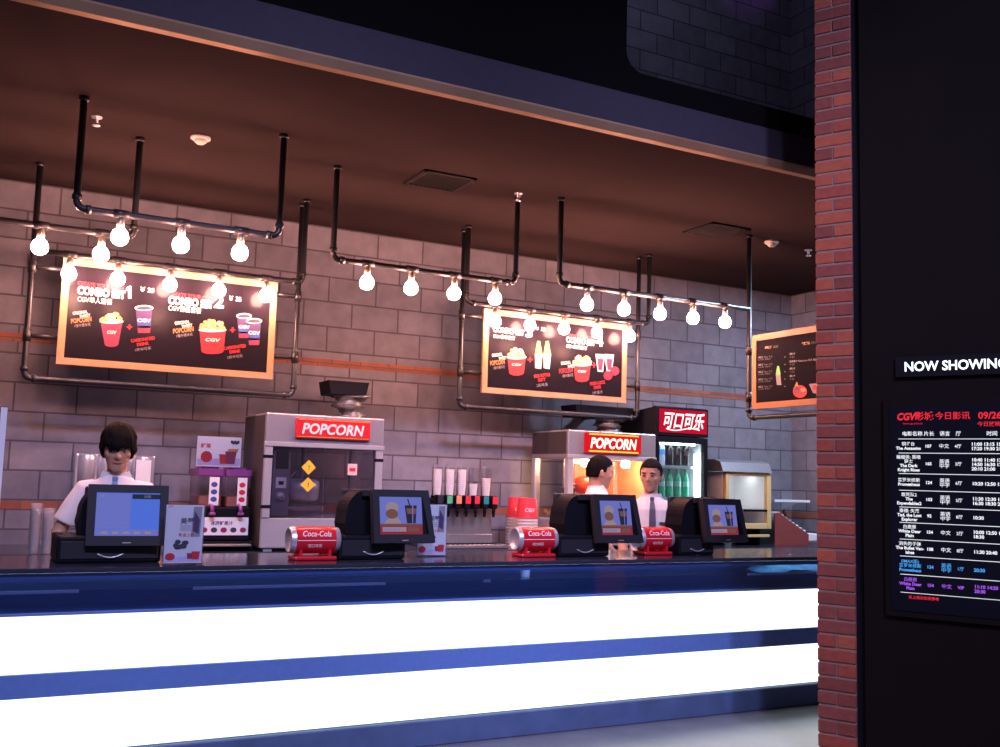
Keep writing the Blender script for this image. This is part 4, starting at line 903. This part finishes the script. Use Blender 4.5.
def bottle(name, label, group, col, cap, lab_c, x, y, z, h=.235, r=.032, see=False):
    t = thing(name, label, 'bottle', (x, y, z), 0, group)
    MB().use(col).lathe([(0, 0), (r * .85, .002), (r, .012), (r, h * .32), (r * .93, h * .36), (r, h * .45), (r, h * .58), (r * .8, h * .72), (r * .42, h * .87), (r * .4, h * .93)], seg=18).build('bottle_body', t)
    MB().use(cap).lathe([(r * .46, h * .93), (r * .46, h), (0, h)], seg=14, cap=False).build('cap', t)
    MB().use(lab_c).lathe([(r + .0006, h * .40), (r + .0006, h * .58)], seg=18, cap=False).build('bottle_label', t)
    return t
COLA = mat('cola_bottle', (.02, .012, .015), .12); GB = mat('green_bottle', (.02, .42, .22), .15); WB = mat('water_bottle', (.45, .6, .8), .15)
CW, CG, CB, CR = mat('white_cap', (.7, .75, .75), .4), mat('green_cap', (.03, .3, .1), .4), mat('blue_cap', (.04, .12, .6), .4), mat('red_cap', (.5, .02, .03), .4)
LBW = mat('bottle_label_blue', (.10, .25, .75), .4); LBR = mat('bottle_label_red', (.06, .03, .04), .4); LBG = mat('bottle_label_green', (.25, .55, .45), .4)
def brow(z, spec, y=.15):
    n = len(spec)
    for i, (nm, lab, grp, c, cp, lc, h) in enumerate(spec):
        bottle(nm, lab, grp, c, cp, lc, fx0 + .085 + i * (fw - .21) / (n - 1), FY + y, z + .0065, h, .031)
wat = lambda l: ('water_bottle', l, 'bottles on the top fridge shelf', WB, CB, LBW, .245)
col_ = lambda l: ('cola_bottle', l, 'bottles on the top fridge shelf', COLA, CR, LBR, .24)
gre = lambda l: ('green_bottle', l, 'green bottles on the second fridge shelf', GB, CG, LBG, .25)
brow(SHZ[3], [wat('blue capped water bottle on the top fridge shelf, farthest from the bright tube'), wat('blue capped water bottle on the top fridge shelf, next to the dark bottles'), col_('dark cola bottle on top fridge shelf, beside the blue capped water'), col_('dark cola bottle on top fridge shelf, middle one of three'), col_('dark cola bottle on top fridge shelf, closest to the bright tube')][:5])
brow(SHZ[2], [('cola_bottle', 'dark bottle on second fridge shelf left of the green ones', 'green bottles on the second fridge shelf', COLA, CR, LBR, .25)] + [gre('green soft drink bottle on second fridge shelf, %s' % k) for k in ('first of four', 'second of four', 'third of four', 'nearest the tube')])

# ------------------------------------------------------------------ warming cabinet, roller grill, glass shelf at the far right
FZY = 6.95
fzx = PY(726, 500, FZY).x; fzw = PY(771.5, 500, FZY).x - fzx; fzb = PY(748, 529, FZY).z; fzt = PY(726, 471.5, FZY).z
wc = thing('warming_cabinet', 'bright white lined cabinet with yellow door frame and steel hood', 'cabinet', (fzx, FZY, ZB))
hz = fzt - ZB; bz = fzb - ZB
YELF = mat('straw_yellow_frame', (.58, .43, .20), .45, var=.06)
mb = MB().use(WHITEP).box((0, .05, bz), (.02, .5, hz)).box((fzw - .02, .05, bz), (fzw, .5, hz)).box((.02, .48, bz), (fzw - .02, .5, hz)).box((.02, .05, bz), (fzw - .02, .48, bz + .02)); mb.build('cabinet', wc)
mb = MB().use(YELF)
for a in ((0, bz, .04, hz), (fzw - .05, bz, fzw, hz), (.04, hz - .035, fzw - .05, hz), (.04, bz, fzw - .05, bz + .05)): mb.box((a[0], .0, a[1]), (a[2], .045, a[3]), .004, 1)
dr = mb.build('door', wc); MB().use(GLASS).box((.04, .02, bz + .05), (fzw - .05, .026, hz - .035)).build('door_glass', dr); MB().use(BLACK).box((fzw * .4, -.012, bz + .155), (fzw - .06, .018, bz + .175), .003, 1).build('handle', dr)
MB().use(WHITEP).box((.022, .10, bz + .17), (fzw - .022, .46, bz + .18)).build('shelf', wc)
MB().use(emis('cabinet_lamp', (.95, 1, 1), 7)).box((.06, .2, hz - .03), (fzw - .06, .3, hz - .015), .004, 1).build('lamp', wc)
MB().use(DSTEEL).prism([(-.02, hz + .001), (.52, hz + .001), (.52, hz + .11), (.10, hz + .11), (.02, hz + .085)], lambda u, v, s: Vector((s, u, v)), -.05, fzw + .02 - .03).build('hood', wc)
for a in (.04, fzw - .08): MB().use(BLACK).box((a, .1, .0005), (a + .035, .40, bz), .003, 1).build('leg', wc)
mb = MB().use(YELF).box((0, .02, bz - .075), (fzw, .045, bz - .05), .003, 1); mb.build('lower_rail', wc)
rgx = PY(775, 530, 7.0).x + .42
rg = thing('roller_grill', 'sloping roller grill with steel rods and dark red side by the brick pillar', 'roller grill', (rgx, 7.0, ZB), PI / 2)
RED2 = mat('dark_red_enamel', (.22, .05, .05), .35)
L = .50
for a in (0, L - .015): MB().use(RED2).prism([(0, 0), (.42, 0), (.42, .285), (.38, .30), (0, .10)], lambda u, v, s: Vector((s, u, v)), a, a + .015).build('side_panel', rg)
MB().use(DSTEEL).prism([(.02, .0), (.41, .0), (.41, .22), (.02, .05)], lambda u, v, s: Vector((s, u, v)), .016, L - .016).build('body', rg)
for i in range(8):
    u = .035 + i * .046; v = .105 + u * .51; MB().use(BSTEEL).tube([(.0155, u, v), (L - .0155, u, v)], .017, 14).build('roller', rg)
MB().use(mat('white_plastic', (.75, .75, .78), .45)).box((.0, -.11, .035), (L, -.002, .105), .006, 1).build('front_tray', rg)
gs = thing('glass_shelf', 'wall hung glass shelf with a bright white lip left of the brick pillar', 'shelf', (PY(774, 501, 7.3).x, 7.3, PY(790, 501, 7.3).z))
MB().use(GLASS).box((0, 0, -.004), (.46, .299, .004)).build('shelf_plate', gs); MB().use(mat('white_plastic', (.75, .75, .78), .45)).box((0, -.012, -.012), (.46, -.0005, .012), .002, 1).build('lip', gs)
for a in (.06, .38): MB().use(BSTEEL).prism([(.05, -.005), (.299, -.005), (.299, -.1)], lambda u, v, s: Vector((s, u, v)), a, a + .012).build('bracket', gs)
# ------------------------------------------------------------------ people
SKIN = mat('skin', (.50, .25, .17), .5, var=.06, scale=12); SKIN2 = mat('skin_warm', (.46, .22, .15), .5, var=.06, scale=12)
HAIRM = mat('black_hair', (.0042, .003, .0034), .75, var=.5, scale=90, spec=.08)
SHIRT = mat('white_shirt', (.70, .62, .63), .8, var=.05, scale=14); TROUS = mat('dark_trousers', (.02, .02, .028), .8); SHOEM = mat('black_leather', (.015, .013, .013), .4)
EYEW = mat('eye_white', (.30, .25, .24), .5); EYED = mat('eye_dark', (.02, .012, .01), .2); LIPM = mat('lip', (.36, .12, .10), .5)
def ring(z, rx, ry, cx=0, cy=0, n=28, e=2.3):
    out = []
    for k in range(n):
        a = 2 * PI * k / n; c, s = math.cos(a), math.sin(a)
        out.append(Vector((cx + rx * math.copysign(abs(c) ** (2 / e), c), cy + ry * math.copysign(abs(s) ** (2 / e), s), z)))
    return out
def person(label, x, y, face, H, head_yaw=0, head_pitch=0, head_scale=1.1, arms=None, hair='fringe', tie=None, badge=False, skin=SKIN, head_roll=0, drop=0):
    """face: turn about Z (0 looks toward the customers, -Y); arms: two (elbow, wrist) pairs in the figure's own frame"""
    t = thing('person', label, 'person', (x, y, 0), face)
    k = H / 1.72
    S = lambda p: Vector(p) * k
    SH = [(-.168, .0, 1.345), (.168, .0, 1.345)]
    mb = MB().use(skin)
    tors = [(.86, .150, .098), (.94, .155, .102), (1.02, .142, .092), (1.12, .138, .088), (1.24, .158, .098), (1.33, .168, .096), (1.375, .135, .080), (1.405, .092, .066), (1.43, .062, .058), (1.47, .053, .056), (1.53, .050, .055)]
    mb.loft([[p * k for p in ring(z, a, b, 0, .012 if z > 1.43 else 0)] for z, a, b in tors])
    hands = []
    for sd, (sh, (el, wr)) in enumerate(zip(SH, arms)):
        sh, el, wr = Vector(sh), Vector(el), Vector(wr)
        mb.tube([S(sh), S(sh.lerp(el, .3)), S(el), S(el.lerp(wr, .3)), S(wr)], [.042 * k, .048 * k, .040 * k, .040 * k, .027 * k], 14)
        mb.sphere(S(sh), .044 * k); mb.sphere(S(el), .041 * k)
        # hand: palm, four fingers and a thumb
        d = (wr - el).normalized(); side = d.cross(Vector((0, 0, 1)));
        side = side.normalized() if side.length > .1 else Vector((1, 0, 0)); nrm = side.cross(d).normalized()
        R = Matrix((side, d, nrm)).transposed()
        pc = wr + d * .05
        mb.sphere(S(pc), [.040 * k, .052 * k, .017 * k], R)
        for f, (ox, ln, bend) in enumerate(((-.030, .062, .5), (-.010, .074, .45), (.010, .070, .5), (.029, .054, .6))):
            a = pc + d * .035 + side * ox; b = a + d * ln * .5 - nrm * ln * .12; c = b + (d * math.cos(bend * 1.3) - nrm * math.sin(bend * 1.3)) * ln * .5
            mb.tube([S(a), S(b), S(c)], [.0095 * k, .009 * k, .0075 * k], 8); mb.sphere(S(c), .0078 * k, sub=1)
        ts = 1 if sd == 0 else -1
        a = pc - d * .02 + side * .032 * ts; b = a + d * .028 + side * .022 * ts - nrm * .01; c = b + d * .03 - nrm * .008
        mb.tube([S(a), S(b), S(c)], [.012 * k, .0105 * k, .0085 * k], 8); mb.sphere(S(c), .0088 * k, sub=1)
    for sx in (-1, 1):
        mb.tube([S((sx * .085, 0, .88)), S((sx * .095, 0, .70)), S((sx * .097, -.012, .48)), S((sx * .098, .01, .34)), S((sx * .1, .01, .08))], [.085 * k, .078 * k, .055 * k, .052 * k, .036 * k], 16)
        mb.sphere(S((sx * .105, -.05, .045)), [.042 * k, .115 * k, .036 * k])
    # head in its own frame: origin at the top of the neck, chin at -.0
    hs = head_scale * k
    HM = Matrix.Translation(S((0, -.012, 1.478 - drop))) @ Matrix.Rotation(head_yaw, 4, 'Z') @ Matrix.Rotation(head_pitch, 4, 'X') @ Matrix.Rotation(head_roll, 4, 'Y') @ Matrix.Scale(hs, 4)
    hr = [(-.006, .020, .016, -.062), (.004, .036, .034, -.048), (.02, .046, .054, -.030), (.045, .056, .073, -.012), (.07, .0665, .084, -.004), (.10, .071, .090, .002), (.13, .073, .0925, .006), (.155, .0715, .091, .008), (.18, .065, .083, .008), (.20, .052, .067, .008), (.215, .032, .042, .008), (.221, .012, .016, .008)]
    mb.loft([[HM @ p for p in ring(z, a, b, 0, cy, 28, 2.15)] for z, a, b, cy in hr])
    hp = lambda *c: HM @ Vector(c)
    R3h = HM.to_3x3()
    def blob(c, r, sub=2): mb.sphere(hp(*c), r, R3h, sub)
    blob((0, -.093, .078), (.010, .013, .012)); mb.tube([hp(0, -.084, .118), hp(0, -.092, .098), hp(0, -.099, .080)], [.006 * hs, .0075 * hs, .009 * hs], 10)
    for s in (-1, 1):
        blob((s * .010, -.090, .076), (.007, .008, .006)); blob((s * .028, -.076, .127), (.022, .012, .007)); blob((s * .040, -.060, .085), (.022, .018, .018)); blob((s * .074, .012, .095), (.008, .019, .030)); blob((s * .078, .018, .106), (.008, .014, .018))
    blob((0, -.078, .050), (.020, .008, .006)); blob((0, -.076, .041), (.017, .008, .007)); blob((0, -.070, .012), (.020, .014, .014))
    mb.tube([S((0, .012, 1.40)), S((0, .008, 1.45)), hp(0, .012, .06)], [.056 * k, .054 * k, .055 * k], 18)
    mb.remeshed('body', t, .0065, 2, skin)
    ey = MB()
    for s in (-1, 1):
        ey.use(EYEW).sphere(hp(s * .030, -.0825, .107), (.013, .006, .0042), R3h); ey.use(EYED).sphere(hp(s * .030, -.0868, .107), (.0058, .003, .0056), R3h)
        ey.use(EYED).tube([hp(s * .016, -.0885, .111), hp(s * .030, -.0895, .1135), hp(s * .045, -.0825, .110)], .0016 * hs, 6)
    ey.build('eyes', t, fix=False)
    eb = MB().use(HAIRM)
    for s in (-1, 1): eb.tube([hp(s * .014, -.0925, .127), hp(s * .032, -.0905, .132), hp(s * .050, -.0785, .127)], [.003 * hs, .0036 * hs, .002 * hs], 8)
    eb.build('eyebrows', t)
    MB().use(LIPM).tube([hp(-.023, -.0815, .046), hp(-.008, -.0880, .0475), hp(0, -.0882, .0465), hp(.008, -.0880, .0475), hp(.023, -.0815, .046)], [.0018 * hs, .0042 * hs, .004 * hs, .0042 * hs, .0018 * hs], 8).build('lips', t)
    # hair: a shell over the skull, its rim running lower at the sides and nape
    hb = MB().use(HAIRM); na, nz = 56, 16; r = random.Random(11)
    outer, inner = [], []
    for j in range(nz + 1):
        for i in range(na):
            a = 2 * PI * i / na; fr = -math.sin(a)          # fr = 1 at the face
            if hair == 'fringe': lowz = .119 if fr > .55 else (.075 if abs(fr) < .45 and fr > -.2 else (.10 if fr > 0 else .04)); th = .016
            else: lowz = .168 if fr > .6 else (.15 if fr > .25 else (.105 if fr > -.25 else .06)); th = .009
            if hair == 'fringe': lowz += (.008 * math.sin(13 * a) + .009 * math.sin(5 * a + 1) + .006 * math.sin(29 * a)) * (1 if fr > 0 else .6)
            top = .221 + th * 1.15
            f = j / nz; zz = lowz + (top - lowz) * math.sin(f * PI / 2)
            cz_, cr = .13, .091
            q = max(0.0, 1 - ((zz - cz_) / (top - cz_)) ** 2) ** .5 if zz > cz_ else 1.0
            if zz <= cz_: q = 1.0 - .18 * ((cz_ - zz) / .09) ** 2
            nzv = 1 + (.11 if hair == 'fringe' else .05) * noise.noise(Vector((math.cos(a) * 5, math.sin(a) * 5, zz * 26))) + (.035 if hair == 'fringe' else .02) * math.sin(23 * a + zz * 40)
            ox = (.073 + th) * q * nzv; oy = (.0925 + th) * q * nzv
            outer.append(hp(ox * math.cos(a), .007 + oy * math.sin(a), zz))
            inner.append(hp(.060 * q * math.cos(a), .007 + .078 * q * math.sin(a), min(zz, .20)))
    n1 = len(outer); fcs = []
    for j in range(nz):
        for i in range(na):
            b = (i + 1) % na; fcs.append((j * na + i, j * na + b, (j + 1) * na + b, (j + 1) * na + i)); fcs.append((n1 + j * na + i, n1 + (j + 1) * na + i, n1 + (j + 1) * na + b, n1 + j * na + b))
    for i in range(na): b = (i + 1) % na; fcs.append((i, n1 + i, n1 + b, b))
    hb.add(outer + inner, fcs, True); hb.build('hair', t)
    # shirt
    sb = MB().use(SHIRT)
    sb.loft([[p * k for p in ring(z, a + .014, b + .016, 0, .006 if z > 1.42 else 0)] for z, a, b in [(.90, .16, .108), (.96, .16, .108), (1.03, .152, .102), (1.12, .150, .098), (1.24, .162, .102), (1.33, .168, .098), (1.375, .135, .083), (1.405, .092, .068), (1.43, .064, .060)]])
    for sh, (el, wr) in zip(SH, arms):
        sh, el = Vector(sh), Vector(el); e = sh.lerp(el, .78)
        sb.tube([S(Vector(sh) * .7 + Vector((0, 0, 1.36)) * .3), S(sh), S(sh.lerp(el, .35)), S(e)], [.058 * k, .060 * k, .064 * k, .067 * k], 18)
    sb.remeshed('shirt', t, .008, 2, SHIRT)
    cb = MB().use(SHIRT)
    for s in (-1, 1):     # collar wings
        cb.prism([(0, 0), (.06, .035), (.075, .005), (.028, -.052)], lambda u, v, w: S((s * (.012 + u), -.066 - w + u * .45, 1.425 + v)), .0, .006)
    cb.loft([[p * k for p in ring(z, a, b, 0, .010)] for z, a, b in ((1.405, .074, .072), (1.452, .060, .064))], cap=False); cb.build('collar', t, fix=False)
    TRS = MB().use(TROUS); TRS.loft([[p * k for p in ring(z, a, b)] for z, a, b in ((.80, .172, .125), (.88, .172, .124), (.97, .162, .112))])
    for sx in (-1, 1): TRS.tube([S((sx * .088, 0, .86)), S((sx * .095, 0, .70)), S((sx * .097, -.008, .48)), S((sx * .1, .01, .07))], [.098 * k, .093 * k, .075 * k, .062 * k], 18)
    TRS.remeshed('trousers', t, .01, 2, TROUS)
    for sx in (-1, 1): MB().use(SHOEM).sphere(S((sx * .105, -.055, .048)), [.05 * k, .135 * k, .047 * k]).box(S((sx * .105 - .048, -.18, .001)), S((sx * .105 + .048, .07, .02)), .008).build('shoe', t)
    if tie:
        TM = mat('tie_' + tie[0], tie[1], .6)
        yf = lambda z: -(.062 + (.052 if z < 1.36 else .052 * max(0, (1.44 - z) / .08)) + .004)
        mb = MB().use(TM); mb.box(S((-.016, -.090, 1.395)), S((.016, -.070, 1.427)), .006)
        prof = [(1.40, .013, -.088), (1.37, .019, -.106), (1.33, .023, -.121), (1.24, .026, -.126), (1.12, .030, -.122), (1.02, .033, -.126), (.98, .004, -.128)]
        for (z0, w0, y0), (z1, w1, y1) in zip(prof, prof[1:]):
            mb.add([S(p) for p in ((-w0, y0, z0), (w0, y0, z0), (w1, y1, z1), (-w1, y1, z1), (-w0, y0 + .006, z0), (w0, y0 + .006, z0), (w1, y1 + .006, z1), (-w1, y1 + .006, z1))], [(0, 1, 2, 3), (5, 4, 7, 6), (4, 0, 3, 7), (1, 5, 6, 2), (4, 5, 1, 0), (3, 2, 6, 7)])
        mb.build('tie', t)
    if badge:
        mb = MB().use(INKK).box(S((.055, -.128, 1.215)), S((.115, -.119, 1.235)), .002, 1); mb.build('name_badge', t)
    return t
YP = 6.05
pl = PY(118, 450, YP)
person('person in white short sleeved shirt with thick fringe looking down at blue till screen', pl.x, YP, -.18, 1.665, head_yaw=.06, head_pitch=.26, head_scale=1.14,
       arms=[((-.29, -.0, 1.10), (-.25, -.13, .92)), ((.26, -.0, 1.10), (.20, -.13, .92))], hair='fringe', tie=('blue_grey', (.16, .2, .36)))
pr = PY(651, 480, YP)
person('person in white shirt with dark tie and badge turned toward a colleague, beside the fridge', pr.x, YP, -.52, 1.60, head_yaw=-.35, head_pitch=.06, head_scale=1.10,
       arms=[((-.23, .0, 1.08), (-.20, -.16, .90)), ((.24, .0, 1.08), (.20, -.17, .90))], hair='short', tie=('charcoal', (.07, .065, .10)), badge=True, skin=SKIN2)
pm = PY(597, 480, 6.5)
person('person in white shirt seen from the side, facing the tie wearing colleague', pm.x, 6.5, 1.05, 1.655, head_yaw=.3, head_pitch=.12, head_scale=1.10,
       arms=[((-.22, .0, 1.08), (-.19, -.15, .90)), ((.22, .0, 1.08), (.19, -.15, .90))], hair='short', skin=SKIN2, drop=.032)

# ------------------------------------------------------------------ light of the place and added fill
w = bpy.data.worlds.new('world'); SC.world = w; w.use_nodes = True
bg = w.node_tree.nodes['Background']; bg.inputs[0].default_value = (.42, .34, .62, 1); bg.inputs[1].default_value = .14
def lamp(name, kind, loc, energy, col, size=.5, rot=(0, 0, 0)):
    d = bpy.data.lights.new(name, kind); d.energy = energy; d.color = col
    if kind == 'AREA': d.size = size
    elif kind == 'SPOT': d.spot_size = size; d.spot_blend = .7; d.shadow_soft_size = .1
    else: d.shadow_soft_size = size
    o = bpy.data.objects.new(name, d); COL.objects.link(o); o.location = loc; o.rotation_euler = rot; return o
def aim(o, tgt): o.rotation_euler = (Vector(tgt) - o.location).to_track_quat('-Z', 'Y').to_euler()
pp = PY(742, -30, YB)
a = lamp('purple_wall_spot', 'SPOT', (pp.x, YB - .8, pp.z + .3), 60, (.5, .12, 1), 1.2); aim(a, (pp.x, YB, pp.z + .1))
for lx, ly, tx, ty in ((-.8, -1.2, .6, 6.0), (1.2, -1.4, 3.0, 6.0), (2.4, -1.6, 5.2, 6.2)):     # lobby track spots behind the viewer
    a = lamp('lobby_side_spot', 'SPOT', (lx, ly, 6.4), 1500, (.62, .60, 1), .84); a.data.shadow_soft_size = .2; aim(a, (tx, ty - .6, .6))
a = lamp('lobby_side_spot', 'SPOT', (.2, 2.4, 4.0), 20, (1, .62, .55), .9); a.data.shadow_soft_size = .3; aim(a, (4.1, 4.0, 1.8))  # warm fill added to brighten the brick pillar, no known fixture
a = lamp('corner_downlight', 'AREA', (6.5, 5.7, 3.38), 120, (.60, .76, 1), .25)
a = lamp('void_fill', 'POINT', (5.2, 6.2, 6.3), 13, (.62, .66, 1), .2)  # unseen fill added to lift the wall behind the upper opening
